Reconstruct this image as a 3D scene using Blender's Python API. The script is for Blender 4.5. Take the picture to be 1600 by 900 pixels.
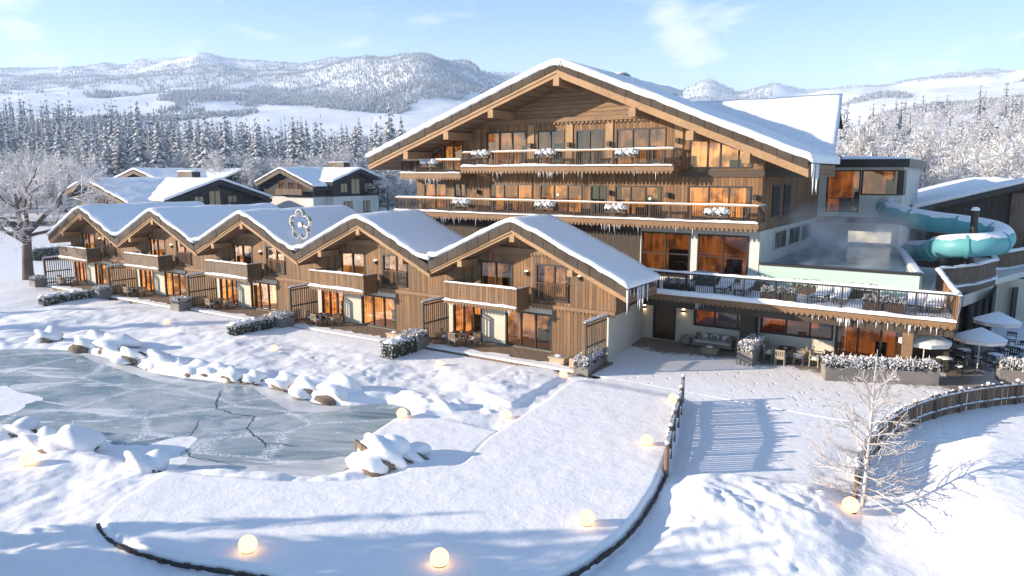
import bpy, math, random
import numpy as np
R = math.radians
random.seed(7)
for o in list(bpy.data.objects): bpy.data.objects.remove(o)
SC = bpy.context.scene
COL = SC.collection

# ------------------------------------------------------------------ camera, sky, sun, exposure
CAMH = 11.0; FPX = 1120.0; PITCH = math.atan(180.0 / FPX)
cd = bpy.data.cameras.new('camera'); cam = bpy.data.objects.new('camera', cd); COL.objects.link(cam)
cam.location = (0, 0, CAMH); cam.rotation_euler = (math.pi / 2 - PITCH, 0, 0)
cd.sensor_width = 36; cd.lens = 36 * FPX / 1600; cd.clip_start = 0.1; cd.clip_end = 20000
SC.camera = cam
SUN_EL = 15.0; SUN_FRONT = 6.0          # the sun stands to the left, slightly in front of the facades
sd = bpy.data.lights.new('sun', 'SUN'); sun = bpy.data.objects.new('sun', sd); COL.objects.link(sun)
sd.energy = 5.0; sd.angle = R(0.6); sd.color = (1.0, 0.835, 0.655)
sun.rotation_euler = (R(90 - SUN_EL), 0, R(-90 - SUN_FRONT * -1))
W = bpy.data.worlds.new('World'); SC.world = W; W.use_nodes = True
wn = W.node_tree; wn.nodes.clear()
def WN(t, **k):
    n = wn.nodes.new(t)
    for a, b in k.items(): setattr(n, a, b)
    return n
sky = WN('ShaderNodeTexSky', sky_type='NISHITA', sun_disc=False, sun_elevation=R(SUN_EL), sun_rotation=R(-90 - SUN_FRONT))
sky.altitude = 900; sky.air_density = 1.0; sky.dust_density = 0.25; sky.ozone_density = 2.6
bg = WN('ShaderNodeBackground'); bg.inputs['Strength'].default_value = 0.118
# thin clouds, placed by direction in the sky
tc = WN('ShaderNodeTexCoord'); sep = WN('ShaderNodeSeparateXYZ'); wn.links.new(tc.outputs['Generated'], sep.inputs[0])
def wmath(op, a, b=None, c=None):
    n = WN('ShaderNodeMath', operation=op)
    for i, q in enumerate((a, b, c)):
        if q is None: continue
        if isinstance(q, (int, float)): n.inputs[i].default_value = q
        else: wn.links.new(q, n.inputs[i])
    return n.outputs[0]
mp = WN('ShaderNodeMapping'); wn.links.new(tc.outputs['Generated'], mp.inputs['Vector'])
mp.inputs['Scale'].default_value = (3.2, 3.2, 9.0); mp.inputs['Location'].default_value = (1.35, 0.7, 0.1)
no = WN('ShaderNodeTexNoise'); no.inputs['Scale'].default_value = 1.6; no.inputs['Detail'].default_value = 8; no.inputs['Roughness'].default_value = 0.58
no.inputs['Distortion'].default_value = 0.4
wn.links.new(mp.outputs[0], no.inputs['Vector'])
cr = WN('ShaderNodeMapRange'); cr.interpolation_type = 'SMOOTHSTEP'
cr.inputs['From Min'].default_value = 0.49; cr.inputs['From Max'].default_value = 0.70; cr.inputs['To Max'].default_value = 0.75
wn.links.new(no.outputs[0], cr.inputs['Value'])
cm = WN('ShaderNodeMix', data_type='RGBA'); cm.inputs['B'].default_value = (5.3, 5.4, 5.5, 1)
hz = WN('ShaderNodeMapRange'); hz.inputs['From Min'].default_value = 0.05; hz.inputs['From Max'].default_value = 0.26
hz.inputs['To Min'].default_value = 0.42; hz.inputs['To Max'].default_value = 0.0; hz.interpolation_type = 'SMOOTHSTEP'
wn.links.new(sep.outputs['Z'], hz.inputs['Value'])
wn.links.new(wmath('MAXIMUM', cr.outputs[0], hz.outputs[0]), cm.inputs['Factor'])
tn = WN('ShaderNodeMix', data_type='RGBA', blend_type='MULTIPLY'); tn.inputs['Factor'].default_value = 1.0; tn.inputs['B'].default_value = (.76, .95, 1.07, 1)
wn.links.new(sky.outputs[0], tn.inputs['A']); wn.links.new(tn.outputs['Result'], cm.inputs['A'])
wn.links.new(cm.outputs['Result'], bg.inputs['Color'])
wo = WN('ShaderNodeOutputWorld'); wn.links.new(bg.outputs[0], wo.inputs[0])
SC.view_settings.view_transform = 'Standard'; SC.view_settings.look = 'None'
SC.view_settings.exposure = 0.93; SC.view_settings.gamma = 1.0; SC.view_settings.use_curve_mapping = False
SC.cycles.max_bounces = 8; SC.cycles.transparent_max_bounces = 12; SC.cycles.glossy_bounces = 3
SC.cycles.use_denoising = True
SC.cycles.sample_clamp_indirect = 6

# ------------------------------------------------------------------ frames of reference
AZ = R(33.7)                            # the lodge row: u runs along its front, v runs back from it
U = np.array([math.cos(AZ), -math.sin(AZ), 0]); V = np.array([math.sin(AZ), math.cos(AZ), 0])
def row(u, v, z=0.0):
    p = U * u + V * v; return (float(p[0]), float(p[1]), z)
def at(x, y, z=0.0):                    # ground point seen at photo coordinate x, y
    a = (x - 800) / FPX; b = -(y - 450) / FPX
    r = np.array([a, math.cos(PITCH) + b * math.sin(PITCH), -math.sin(PITCH) + b * math.cos(PITCH)])
    t = (z - CAMH) / r[2]; return (float(r[0] * t), float(r[1] * t), z)
def touv(p): return float(p[0] * U[0] + p[1] * U[1]), float(p[0] * V[0] + p[1] * V[1])

OFF = {}                                # base point of each thing, in the coordinates its parts are written in
def tag(o, label, cat, group=None):
    o['label'] = label; o['category'] = cat
    if group: o['group'] = group
    return o
def thing(name, label, cat, base=(0, 0, 0), frame='row', group=None, rz=0.0):
    o = bpy.data.objects.new(name, None); COL.objects.link(o); o.empty_display_size = 0.3
    if frame == 'row':
        o.location = row(*base); o.rotation_euler = (0, 0, -AZ + rz)
    else:
        o.location = base; o.rotation_euler = (0, 0, rz)
    OFF[o.name] = base if frame in ('row', 'world') else (0, 0, 0)
    return tag(o, label, cat, group)
def copy_tree(o, parent=None):
    c = o.copy(); COL.objects.link(c)
    if parent is not None: c.parent = parent
    for ch in list(o.children): copy_tree(ch, c)
    return c

class MB:
    def __init__(s): s.v = []; s.f = []; s.m = []; s.cur = 0
    def add(s, vs, fs):
        n = len(s.v); s.v.extend(vs)
        for f in fs: s.f.append(tuple(i + n for i in f)); s.m.append(s.cur)
    def quad(s, a, b, c, d): s.add([a, b, c, d], [(0, 1, 2, 3)])
    def box(s, x0, x1, y0, y1, z0, z1):
        s.add([(x0, y0, z0), (x1, y0, z0), (x1, y1, z0), (x0, y1, z0), (x0, y0, z1), (x1, y0, z1), (x1, y1, z1), (x0, y1, z1)],
              [(3, 2, 1, 0), (4, 5, 6, 7), (0, 1, 5, 4), (1, 2, 6, 5), (2, 3, 7, 6), (3, 0, 4, 7)])
    def bar(s, p, q, w, h, up=(0, 0, 1)):
        p = np.array(p, float); q = np.array(q, float); d = q - p; L = np.linalg.norm(d)
        if L < 1e-6: return
        d /= L; side = np.cross(d, np.array(up, float)); n = np.linalg.norm(side)
        if n < 1e-4: side = np.array([1.0, 0, 0]); n = 1
        side /= n; u2 = np.cross(side, d)
        a = side * w / 2; b = u2 * h / 2
        s.add([tuple(x) for x in (p - a - b, p + a - b, p + a + b, p - a + b, q - a - b, q + a - b, q + a + b, q - a + b)],
              [(0, 1, 2, 3), (7, 6, 5, 4), (0, 4, 5, 1), (1, 5, 6, 2), (2, 6, 7, 3), (3, 7, 4, 0)])
    def tube(s, pts, rad, n=8, cap=True):
        P = [np.array(p, float) for p in pts]; vs = []; fs = []
        if not hasattr(rad, '__len__'): rad = [rad] * len(P)
        ref = None
        for i, p in enumerate(P):
            d = P[min(i + 1, len(P) - 1)] - P[max(i - 1, 0)]; d /= (np.linalg.norm(d) + 1e-9)
            if ref is None: ref = np.array([0, 0, 1.0]) if abs(d[2]) < .9 else np.array([1.0, 0, 0])
            a = np.cross(d, ref); a /= (np.linalg.norm(a) + 1e-9); b = np.cross(a, d); ref = b
            for k in range(n):
                t = 2 * math.pi * k / n; vs.append(tuple(p + (a * math.cos(t) + b * math.sin(t)) * rad[i]))
        for i in range(len(P) - 1):
            for k in range(n):
                fs.append((i * n + k, i * n + (k + 1) % n, (i + 1) * n + (k + 1) % n, (i + 1) * n + k))
        if cap: fs.append(tuple(range(n - 1, -1, -1))); fs.append(tuple((len(P) - 1) * n + k for k in range(n)))
        s.add(vs, fs)
    def prismy(s, poly, y0, y1):        # polygon in x, z run along y
        n = len(poly)
        s.add([(x, y0, z) for x, z in poly] + [(x, y1, z) for x, z in poly],
              [tuple(range(n)), tuple(range(2 * n - 1, n - 1, -1))] + [(i, i + n, (i + 1) % n + n, (i + 1) % n) for i in range(n)])
    def prismz(s, poly, z0, z1):
        n = len(poly)
        s.add([(x, y, z0) for x, y in poly] + [(x, y, z1) for x, y in poly],
              [tuple(range(n - 1, -1, -1)), tuple(range(n, 2 * n))] + [(i, (i + 1) % n, (i + 1) % n + n, i + n) for i in range(n)])
    def lathe(s, prof, n=16, c=(0, 0, 0)):
        vs = []; fs = []
        for r, z in prof:
            for k in range(n):
                t = 2 * math.pi * k / n; vs.append((c[0] + r * math.cos(t), c[1] + r * math.sin(t), c[2] + z))
        for i in range(len(prof) - 1):
            for k in range(n): fs.append((i * n + k, i * n + (k + 1) % n, (i + 1) * n + (k + 1) % n, (i + 1) * n + k))
        fs.append(tuple(range(n - 1, -1, -1))); fs.append(tuple((len(prof) - 1) * n + k for k in range(n)))
        s.add(vs, fs)
    def blob(s, c, r, amp=.12, seed=0, nu=18, nv=11, flat=None):
        rs = random.Random(seed); ph = [(rs.uniform(1, 3.2), rs.uniform(1, 3.2), rs.uniform(1, 3.2), rs.uniform(0, 6.3)) for _ in range(5)]
        vs = []; fs = []
        for j in range(nv + 1):
            th = math.pi * j / nv
            for k in range(nu):
                t = 2 * math.pi * k / nu; x, y, z = math.sin(th) * math.cos(t), math.sin(th) * math.sin(t), math.cos(th)
                q = 1 + amp * sum(math.sin(a * x * 1.7 + b * y * 1.7 + cc * z * 1.7 + d) for a, b, cc, d in ph) / 2
                zz = z * q
                if flat is not None and zz < flat: zz = flat
                vs.append((c[0] + x * q * r[0], c[1] + y * q * r[1], c[2] + zz * r[2]))
        for j in range(nv):
            for k in range(nu): fs.append((j * nu + k, (j + 1) * nu + k, (j + 1) * nu + (k + 1) % nu, j * nu + (k + 1) % nu))
        s.add(vs, fs)
    def snow(s, p, q, w, h, seed=0, step=.22, wob=.35):     # a soft ridge of settled snow on an edge
        p = np.array(p, float); q = np.array(q, float); d = q - p; L = float(np.linalg.norm(d)); d /= L
        side = np.cross(d, (0, 0, 1.0)); side /= np.linalg.norm(side)
        n = max(3, int(L / step)); rs = random.Random(seed)
        prof = [(-.5, 0), (-.56, .35), (-.42, .8), (-.15, 1), (.15, 1), (.42, .8), (.56, .35), (.5, 0)]
        vs = []; fs = []; hh = 1.0; ww = 1.0
        for i in range(n + 1):
            t = i / n; hh += rs.uniform(-wob, wob) * .5; hh = min(1.35, max(.55, hh)); ww += rs.uniform(-.1, .1); ww = min(1.15, max(.88, ww))
            e = min(1, .35 + 3 * min(t, 1 - t) * n / 4)
            for a, b in prof: vs.append(tuple(p + d * L * t + side * a * w * ww + np.array((0, 0, b * h * hh * e))))
        m = len(prof)
        for i in range(n):
            for k in range(m - 1): fs.append((i * m + k, i * m + k + 1, (i + 1) * m + k + 1, (i + 1) * m + k))
            fs.append((i * m + m - 1, i * m, (i + 1) * m, (i + 1) * m + m - 1))
        fs.append(tuple(range(m))); fs.append(tuple(n * m + k for k in range(m - 1, -1, -1)))
        s.add(vs, fs)
    def build(s, name, mats, parent=None, smooth=False, base=None):
        me = bpy.data.meshes.new(name)
        off = OFF.get(parent.name, (0, 0, 0)) if parent is not None else (base or (0, 0, 0))
        vv = [(a - off[0], b - off[1], c - off[2]) for a, b, c in s.v]
        me.from_pydata(vv, [], s.f)
        mats = mats if isinstance(mats, (list, tuple)) else [mats]
        for m in mats: me.materials.append(m)
        if len(mats) > 1: me.polygons.foreach_set('material_index', s.m)
        if smooth: me.polygons.foreach_set('use_smooth', [True] * len(s.f))
        me.update()
        o = bpy.data.objects.new(name, me); COL.objects.link(o)
        if parent is not None: o.parent = parent
        OFF[o.name] = off
        return o
def npmesh(name, verts, faces, mats, midx=None, smooth=False, parent=None):   # arrays; faces all of one length
    me = bpy.data.meshes.new(name); k = faces.shape[1]
    me.vertices.add(len(verts)); me.vertices.foreach_set('co', np.ascontiguousarray(verts, np.float32).ravel())
    me.loops.add(faces.size); me.loops.foreach_set('vertex_index', np.ascontiguousarray(faces, np.int32).ravel())
    me.polygons.add(len(faces)); me.polygons.foreach_set('loop_start', np.arange(0, faces.size, k, dtype=np.int32))
    for m in mats: me.materials.append(m)
    if midx is not None: me.polygons.foreach_set('material_index', np.ascontiguousarray(midx, np.int32))
    me.polygons.foreach_set('use_smooth', np.full(len(faces), smooth))
    me.update(calc_edges=True); me.validate()
    o = bpy.data.objects.new(name, me); COL.objects.link(o)
    if parent is not None: o.parent = parent
    return o

# ------------------------------------------------------------------ materials
class NT:
    def __init__(s, name):
        s.m = bpy.data.materials.new(name); s.m.use_nodes = True; s.t = s.m.node_tree; s.t.nodes.clear()
        s.out = s.t.nodes.new('ShaderNodeOutputMaterial')
    def n(s, ty, _in=None, **k):
        x = s.t.nodes.new(ty)
        for a, b in k.items(): setattr(x, a, b)
        for a, b in (_in or {}).items(): s.set(x.inputs[a], b)
        return x
    def set(s, sock, b):
        if hasattr(b, 'is_output'): s.t.links.new(b, sock)
        elif hasattr(b, 'outputs'): s.t.links.new(b.outputs[0], sock)
        else: sock.default_value = b
    def math(s, op, *a):
        x = s.n('ShaderNodeMath', operation=op)
        for i, q in enumerate(a): s.set(x.inputs[i], q)
        return x.outputs[0]
    def obj(s, scale=(1, 1, 1), loc=(0, 0, 0), src='Object'):
        c = s.n('ShaderNodeTexCoord'); m = s.n('ShaderNodeMapping', {'Vector': c.outputs[src], 'Scale': scale, 'Location': loc}); return m.outputs[0]
    def world(s, scale=(1, 1, 1)):
        c = s.n('ShaderNodeNewGeometry'); m = s.n('ShaderNodeMapping', {'Vector': c.outputs['Position'], 'Scale': scale}); return m.outputs[0]
    def noise(s, vec, sc, det=4, ro=.55, dist=0):
        return s.n('ShaderNodeTexNoise', {'Vector': vec, 'Scale': sc, 'Detail': det, 'Roughness': ro, 'Distortion': dist}).outputs[0]
    def ramp(s, f, stops):
        x = s.n('ShaderNodeValToRGB', {'Fac': f}); e = x.color_ramp.elements
        while len(e) < len(stops): e.new(.5)
        for i, (p, c) in enumerate(stops): e[i].position = p; e[i].color = tuple(c) + (1,) if len(c) == 3 else c
        return x.outputs[0]
    def rng(s, v, a, b, c=0., d=1., smooth=True):
        return s.n('ShaderNodeMapRange', {'Value': v, 'From Min': a, 'From Max': b, 'To Min': c, 'To Max': d}, interpolation_type='SMOOTHSTEP' if smooth else 'LINEAR').outputs[0]
    def mix(s, f, a, b, mode='MIX'):
        x = s.n('ShaderNodeMix', data_type='RGBA', blend_type=mode)
        s.set(x.inputs['Factor'], f); s.set(x.inputs['A'], a if not isinstance(a, tuple) or len(a) == 4 else a + (1,)); s.set(x.inputs['B'], b if not isinstance(b, tuple) or len(b) == 4 else b + (1,))
        return x.outputs['Result']
    def bump(s, h, strength=.3, dist=.05, nrm=None):
        d = {'Height': h, 'Strength': strength, 'Distance': dist}
        if nrm is not None: d['Normal'] = nrm
        return s.n('ShaderNodeBump', d).outputs[0]
    def bsdf(s, col, rough=.8, nrm=None, **k):
        d = {'Base Color': col if not isinstance(col, tuple) or len(col) == 4 else col + (1,), 'Roughness': rough}
        if nrm is not None: d['Normal'] = nrm
        for a, b in k.items(): d[a.replace('_', ' ')] = b
        return s.n('ShaderNodeBsdfPrincipled', d)
    def done(s, sh): s.t.links.new(sh.outputs[0], s.out.inputs[0]); return s.m

M = {}
def snow_mat(name, fine=1.0, tint=(.86, .875, .90)):
    t = NT(name); w = t.world()
    a = t.noise(w, 1.3, 5, .6); b = t.noise(w, 14, 3, .6); c = t.noise(w, 70, 2)
    h = t.math('ADD', t.math('MULTIPLY', a, .9), t.math('ADD', t.math('MULTIPLY', b, .13 * fine), t.math('MULTIPLY', c, .035 * fine)))
    n = t.bump(h, .34, .2)
    col = t.mix(t.rng(a, .3, .7), (tint[0] * .97, tint[1] * .975, tint[2] * .985), tint)
    return t.done(t.bsdf(col, .55, n, Specular_IOR_Level=.25))
M['snow'] = snow_mat('snow'); M['snow_roof'] = snow_mat('roof snow', .6)
def planks(name, c1, c2, w=.19, horiz=False, grey=(.22, .19, .16), gf=.45, rough=.75, stain=True):
    t = NT(name); o = t.obj(); sp = t.n('ShaderNodeSeparateXYZ', {'Vector': o})
    c = sp.outputs['Z'] if horiz else t.math('ADD', sp.outputs['X'], sp.outputs['Y'])
    al = t.math('ADD', sp.outputs['X'], sp.outputs['Y']) if horiz else sp.outputs['Z']
    k = t.math('DIVIDE', c, w); idx = t.math('FLOOR', k); fr = t.math('FRACT', k)
    rnd = t.n('ShaderNodeTexWhiteNoise', {'W': idx}, noise_dimensions='1D')
    gv = t.n('ShaderNodeCombineXYZ', {'X': t.math('MULTIPLY', c, 22.), 'Y': t.math('MULTIPLY', al, 1.3), 'Z': t.math('MULTIPLY', rnd.outputs[0], 37.)}).outputs[0]
    g = t.noise(gv, 1.0, 5, .65, .6); big = t.noise(o, .55, 3, .6)
    col = t.mix(t.rng(rnd.outputs[0], .15, .85, 0, 1, False), c1, c2)
    col = t.mix(t.math('MULTIPLY', t.rng(big, .35, .68), gf), col, grey)
    col = t.mix(t.rng(g, .36, .68, 0, .8), col, tuple(q * .42 for q in c1))
    kn = t.n('ShaderNodeTexVoronoi', {'Vector': t.n('ShaderNodeCombineXYZ', {'X': t.math('MULTIPLY', c, 3.2), 'Y': t.math('MULTIPLY', al, 1.4)}).outputs[0], 'Scale': 1.0}).outputs['Distance']
    col = t.mix(t.rng(kn, .03, .09, .7, 0), col, tuple(q * .3 for q in c1))
    gap = t.math('MINIMUM', fr, t.math('SUBTRACT', 1.0, fr)); gm = t.rng(gap, .02, .075)
    col = t.mix(gm, tuple(q * .16 for q in c1), col)
    h = t.math('ADD', t.math('MULTIPLY', gm, .8), t.math('ADD', t.math('MULTIPLY', g, .25), t.math('MULTIPLY', rnd.outputs[0], .35)))
    return t.done(t.bsdf(col, rough, t.bump(h, .8, .02)))
M['plank'] = planks('weathered vertical boards', (.34, .172, .068), (.125, .064, .028), .25, grey=(.18, .122, .076))
M['plank_lodge'] = planks('grey-brown lodge boards', (.315, .168, .073), (.115, .063, .030), .24, grey=(.175, .125, .083), gf=.55)
M['plank_dark'] = planks('dark vertical boards', (.075, .055, .04), (.05, .04, .032), .22, grey=(.07, .065, .06))
M['plank_h'] = planks('horizontal gable boards', (.29, .165, .082), (.21, .12, .062), .3, True, gf=.25)
M['plank_grey'] = planks('grey weathered boards', (.215, .14, .083), (.12, .08, .05), .16, gf=.6)
M['deck'] = planks('deck boards', (.30, .21, .13), (.22, .16, .11), .14, gf=.4)
M['fence'] = planks('split fence boards', (.24, .15, .09), (.15, .10, .07), .14, gf=.5)
def wood(name, c, sc=6.):
    t = NT(name); o = t.obj((1, 1, 1)); g = t.noise(o, sc, 5, .7, 1.2); b = t.noise(o, .8, 2)
    col = t.mix(t.rng(g, .3, .75), c, tuple(q * .55 for q in c)); col = t.mix(t.rng(b, .3, .7, 0, .4), col, tuple(q * 1.25 for q in c))
    return t.done(t.bsdf(col, .7, t.bump(g, .3, .02)))
M['timber'] = wood('light larch timber', (.37, .225, .115)); M['timber_mid'] = wood('brown timber', (.23, .135, .07)); M['timber_dark'] = wood('dark timber', (.075, .05, .035))
M['wicker'] = wood('pale wicker', (.42, .34, .25), 30.); M['teak'] = wood('weathered teak', (.30, .225, .15), 12.)
def plain(name, c, rough=.7, bump=.15, sc=12., var=.12, **k):
    t = NT(name); o = t.obj(); g = t.noise(o, sc, 4, .6); b = t.noise(o, .7, 3)
    col = t.mix(t.rng(b, .25, .75), tuple(q * (1 - var) for q in c), tuple(min(1, q * (1 + var)) for q in c))
    return t.done(t.bsdf(col, rough, t.bump(g, bump, .02), **k))
M['slate'] = plain('fascia slate', (.058, .043, .031), .85, .3, 9., .3)
M['plaster'] = plain('cream plaster', (.58, .53, .44), .9, .2, 25., .06)
M['render'] = plain('pale grey render', (.62, .61, .56), .9, .2, 25., .06)
M['darkframe'] = plain('dark bronze metal', (.022, .019, .017), .45)
M['metal'] = plain('black metal', (.025, .024, .024), .4)
M['steel'] = plain('polished steel', (.52, .49, .45), .25, .02, 4., .05, Metallic=1.0)
M['stone'] = plain('grey planter stone', (.20, .185, .17), .85, .3, 14., .2)
M['rock'] = plain('boulder rock', (.16, .125, .095), .9, .9, 3.5, .5)
M['charcoal'] = planks('charcoal boards', (.026, .025, .030), (.018, .017, .021), .2, grey=(.03, .03, .036))
M['cushion'] = plain('pale cushion cloth', (.55, .50, .44), .95, .2, 40.)
M['cushion_dark'] = plain('taupe cushion cloth', (.22, .17, .14), .95, .2, 40.)
M['canvas'] = plain('white canvas', (.75, .72, .68), .9, .1, 30., .04)
M['curtain'] = plain('linen curtain', (.40, .29, .18), .9, .2, 8.)
M['mint'] = plain('mint glass panel', (.46, .60, .54), .25, .02, 3., .03)
M['teal'] = plain('teal fibreglass', (.13, .40, .42), .5, .04, 3., .06)
M['bark'] = plain('grey bark', (.13, .10, .085), .9, .7, 9., .4)
M['leaf'] = plain('evergreen leaf', (.035, .045, .028), .7, .1, 9., .5)
M['twig'] = plain('frosted twig', (.46, .43, .42), .8, .2, 20., .15)
M['frost'] = plain('frost', (.70, .68, .68), .7, .2, 6., .05)
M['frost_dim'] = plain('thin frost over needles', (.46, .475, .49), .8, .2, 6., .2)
M['needle'] = plain('dark needles', (.28, .30, .32), .8, .2, 6., .4)
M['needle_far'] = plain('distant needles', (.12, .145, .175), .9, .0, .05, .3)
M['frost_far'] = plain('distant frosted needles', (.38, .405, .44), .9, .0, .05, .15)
M['dark_room'] = plain('dark interior', (.03, .022, .018), .8)
M['room'] = plain('timber room lining', (.30, .17, .085), .7)
def glass(name, tint=(.72, .70, .68), ior=1.55, boost=0.0):
    t = NT(name); fr = t.math('ADD', t.math('MULTIPLY', t.math('POWER', t.n('ShaderNodeLayerWeight', {'Blend': .5}).outputs['Facing'], 5.0), .9), .045)
    fr = t.math('MINIMUM', t.math('ADD', fr, boost), 1.0)
    n = t.bump(t.noise(t.obj(), .9, 2), .05, .05)
    return t.done(t.n('ShaderNodeMixShader', {0: fr, 1: t.n('ShaderNodeBsdfTransparent', {'Color': tint + (1,)}), 2: t.n('ShaderNodeBsdfGlossy', {'Color': (.92, .92, .92, 1), 'Roughness': .01, 'Normal': n})}))
M['glass'] = glass('window glass', (.66,.61,.56), boost=.04)
def glow_wall(name, c, st):              # room walls that glow themselves, patchy lamplight painted into their emission
    t = NT(name); o = t.obj(); oi = t.n('ShaderNodeObjectInfo')
    v = t.noise(t.n('ShaderNodeVectorMath', {0: o, 1: t.math('MULTIPLY', oi.outputs['Random'], 40.0)}, operation='ADD').outputs[0], .9, 3, .5); bx = t.n('ShaderNodeTexBrick', {'Vector': t.obj((1, 1, 1)), 'Scale': 1.1, 'Color1': (1, 1, 1, 1), 'Color2': (.72, .66, .6, 1), 'Mortar': (.45, .35, .28, 1), 'Mortar Size': .03}).outputs[0]
    col = t.mix(1.0, t.mix(t.rng(v, .38, .62), tuple(q * .26 for q in c), tuple(q * 1.2 for q in c)), bx, 'MULTIPLY')
    col = t.mix(1.0, col, oi.outputs['Color'], 'MULTIPLY')
    e = t.n('ShaderNodeEmission', {'Color': col, 'Strength': st}); d = t.bsdf((.28, .17, .09), .8)
    return t.done(t.n('ShaderNodeAddShader', {0: e, 1: d}))
M['lit'] = glow_wall('self-glowing room wall', (1.0, .50, .155), 1.15)
def emit(name, c, st):
    t = NT(name); return t.done(t.n('ShaderNodeEmission', {'Color': c + (1,), 'Strength': st}))
M['bulb'] = emit('warm bulb', (1.0, .72, .38), 9.0)
M['globe'] = emit('glowing globe', (1.0, .52, .215), 2.1)
M['niche'] = emit('lit niche', (1.0, .90, .68), .6)
def ice_clear():
    t = NT('icicle ice'); b = t.bsdf((.86, .90, .94), .12, t.bump(t.noise(t.world(), 30, 2), .2, .01), IOR=1.31)
    return t.done(t.n('ShaderNodeMixShader', {0: .35, 1: b, 2: t.n('ShaderNodeBsdfTransparent')}))
M['icicle'] = ice_clear()
def pond():
    t = NT('pond ice'); w = t.world((1, 1, 1)); st = t.world((.55, 1.6, 1))
    a = t.noise(st, .28, 6, .62, 1.2); b = t.noise(w, .9, 5, .6, .8); c = t.noise(w, 9, 4, .6); d = t.noise(t.world((.5, 1.3, 1)), .13, 3, .5, .5)
    col = t.ramp(a, [(.28, (.07, .125, .175)), (.45, (.15, .225, .275)), (.57, (.28, .345, .38)), (.75, (.50, .54, .57))])
    fr = t.rng(d, .46, .64, 0, .75)
    col = t.mix(t.math('MULTIPLY', fr, t.rng(b, .3, .6)), col, (.50, .53, .57))
    # milky veins where old cracks froze over
    vo = t.n('ShaderNodeTexVoronoi', {'Vector': t.mix(.35, t.world((.75, 1.25, 1)), t.n('ShaderNodeTexNoise', {'Vector': w, 'Scale': .5, 'Detail': 4}).outputs['Color'], 'ADD'), 'Scale': .21}, feature='DISTANCE_TO_EDGE').outputs['Distance']
    vein = t.math('MULTIPLY', t.rng(vo, .0, .05, 1, 0), t.rng(c, .42, .60))
    col = t.mix(t.math('MULTIPLY', vein, 1.0), col, (.74, .77, .80))
    fl = t.rng(t.noise(t.world((.7, 2.2, 1)), 1.5, 5, .7, .5), .615, .66)
    col = t.mix(t.math('MULTIPLY', fl, .7), col, (.74, .76, .79))
    dr = t.rng(t.math('ADD', t.noise(t.world((.32, 1.1, 1)), .55, 6, .68, .9), t.math('MULTIPLY', c, .10)), .615, .69)
    col = t.mix(t.math('MULTIPLY', dr, .8), col, (.74, .76, .79))
    ro = t.rng(a, .3, .7, .16, .5)
    return t.done(t.bsdf(col, ro, t.bump(t.math('ADD', c, b), .12, .03), IOR=1.31))
M['pond'] = pond()
def water():
    t = NT('steaming pool water'); w = t.world((1, 1, 1)); n = t.noise(w, 1.6, 4, .6, .8)
    return t.done(t.bsdf((.15, .25, .29), .08, t.bump(n, .35, .12), IOR=1.33))
M['water'] = water()
def paving():
    t = NT('trodden snow over paving'); w = t.world()
    a = t.noise(w, .35, 5, .65, .4); b = t.noise(w, 3.5, 5, .7); st = t.noise(w, 1.1, 4)
    br = t.n('ShaderNodeTexBrick', {'Vector': t.obj((1.0, 1.0, 1)), 'Scale': 1.6, 'Color1': (.27, .215, .16, 1), 'Color2': (.21, .165, .125, 1), 'Mortar': (.12, .10, .08, 1), 'Mortar Size': .012}).outputs[0]
    sp = t.n('ShaderNodeSeparateXYZ', {'Vector': t.obj()})
    near = t.rng(t.math('SUBTRACT', t.math('MULTIPLY', a, 5.0), sp.outputs['Y']), 3.0, 7.5, 1.0, 0.0)   # swept by the wall, snowed over further out
    m = t.rng(t.math('ADD', t.math('MULTIPLY', near, 1.2), t.math('SUBTRACT', b, .55)), .25, .55)
    col = t.mix(m, (.83, .80, .79), br)
    col = t.mix(t.rng(t.math('SUBTRACT', t.math('MULTIPLY', a, 2.5), sp.outputs['Y']), 7.5, 10.5), col, (.86, .875, .90))
    col = t.mix(t.rng(t.math('ADD', sp.outputs['X'], t.math('MULTIPLY', a, 2.0)), 10.5, 13.0), col, (.86, .875, .90))
    fp = t.n('ShaderNodeTexVoronoi', {'Vector': t.n('ShaderNodeMapping', {'Vector': w, 'Scale': (2.1, 1.3, 1), 'Rotation': (0, 0, .6)}).outputs[0], 'Scale': 1.0}).outputs['Distance']
    tr = t.rng(fp, .10, .24); old = t.rng(st, .42, .60)
    h = t.math('ADD', t.math('MULTIPLY', t.math('MAXIMUM', tr, old), 1.2), t.math('ADD', t.math('MULTIPLY', b, .6), t.math('MULTIPLY', st, 1.2)))
    col = t.mix(t.math('MULTIPLY', t.math('SUBTRACT', 1.0, t.math('MAXIMUM', tr, old)), .35), col, (.50, .46, .43))
    return t.done(t.bsdf(col, .7, t.bump(h, .55, .07)))
M['paving'] = paving()
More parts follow.
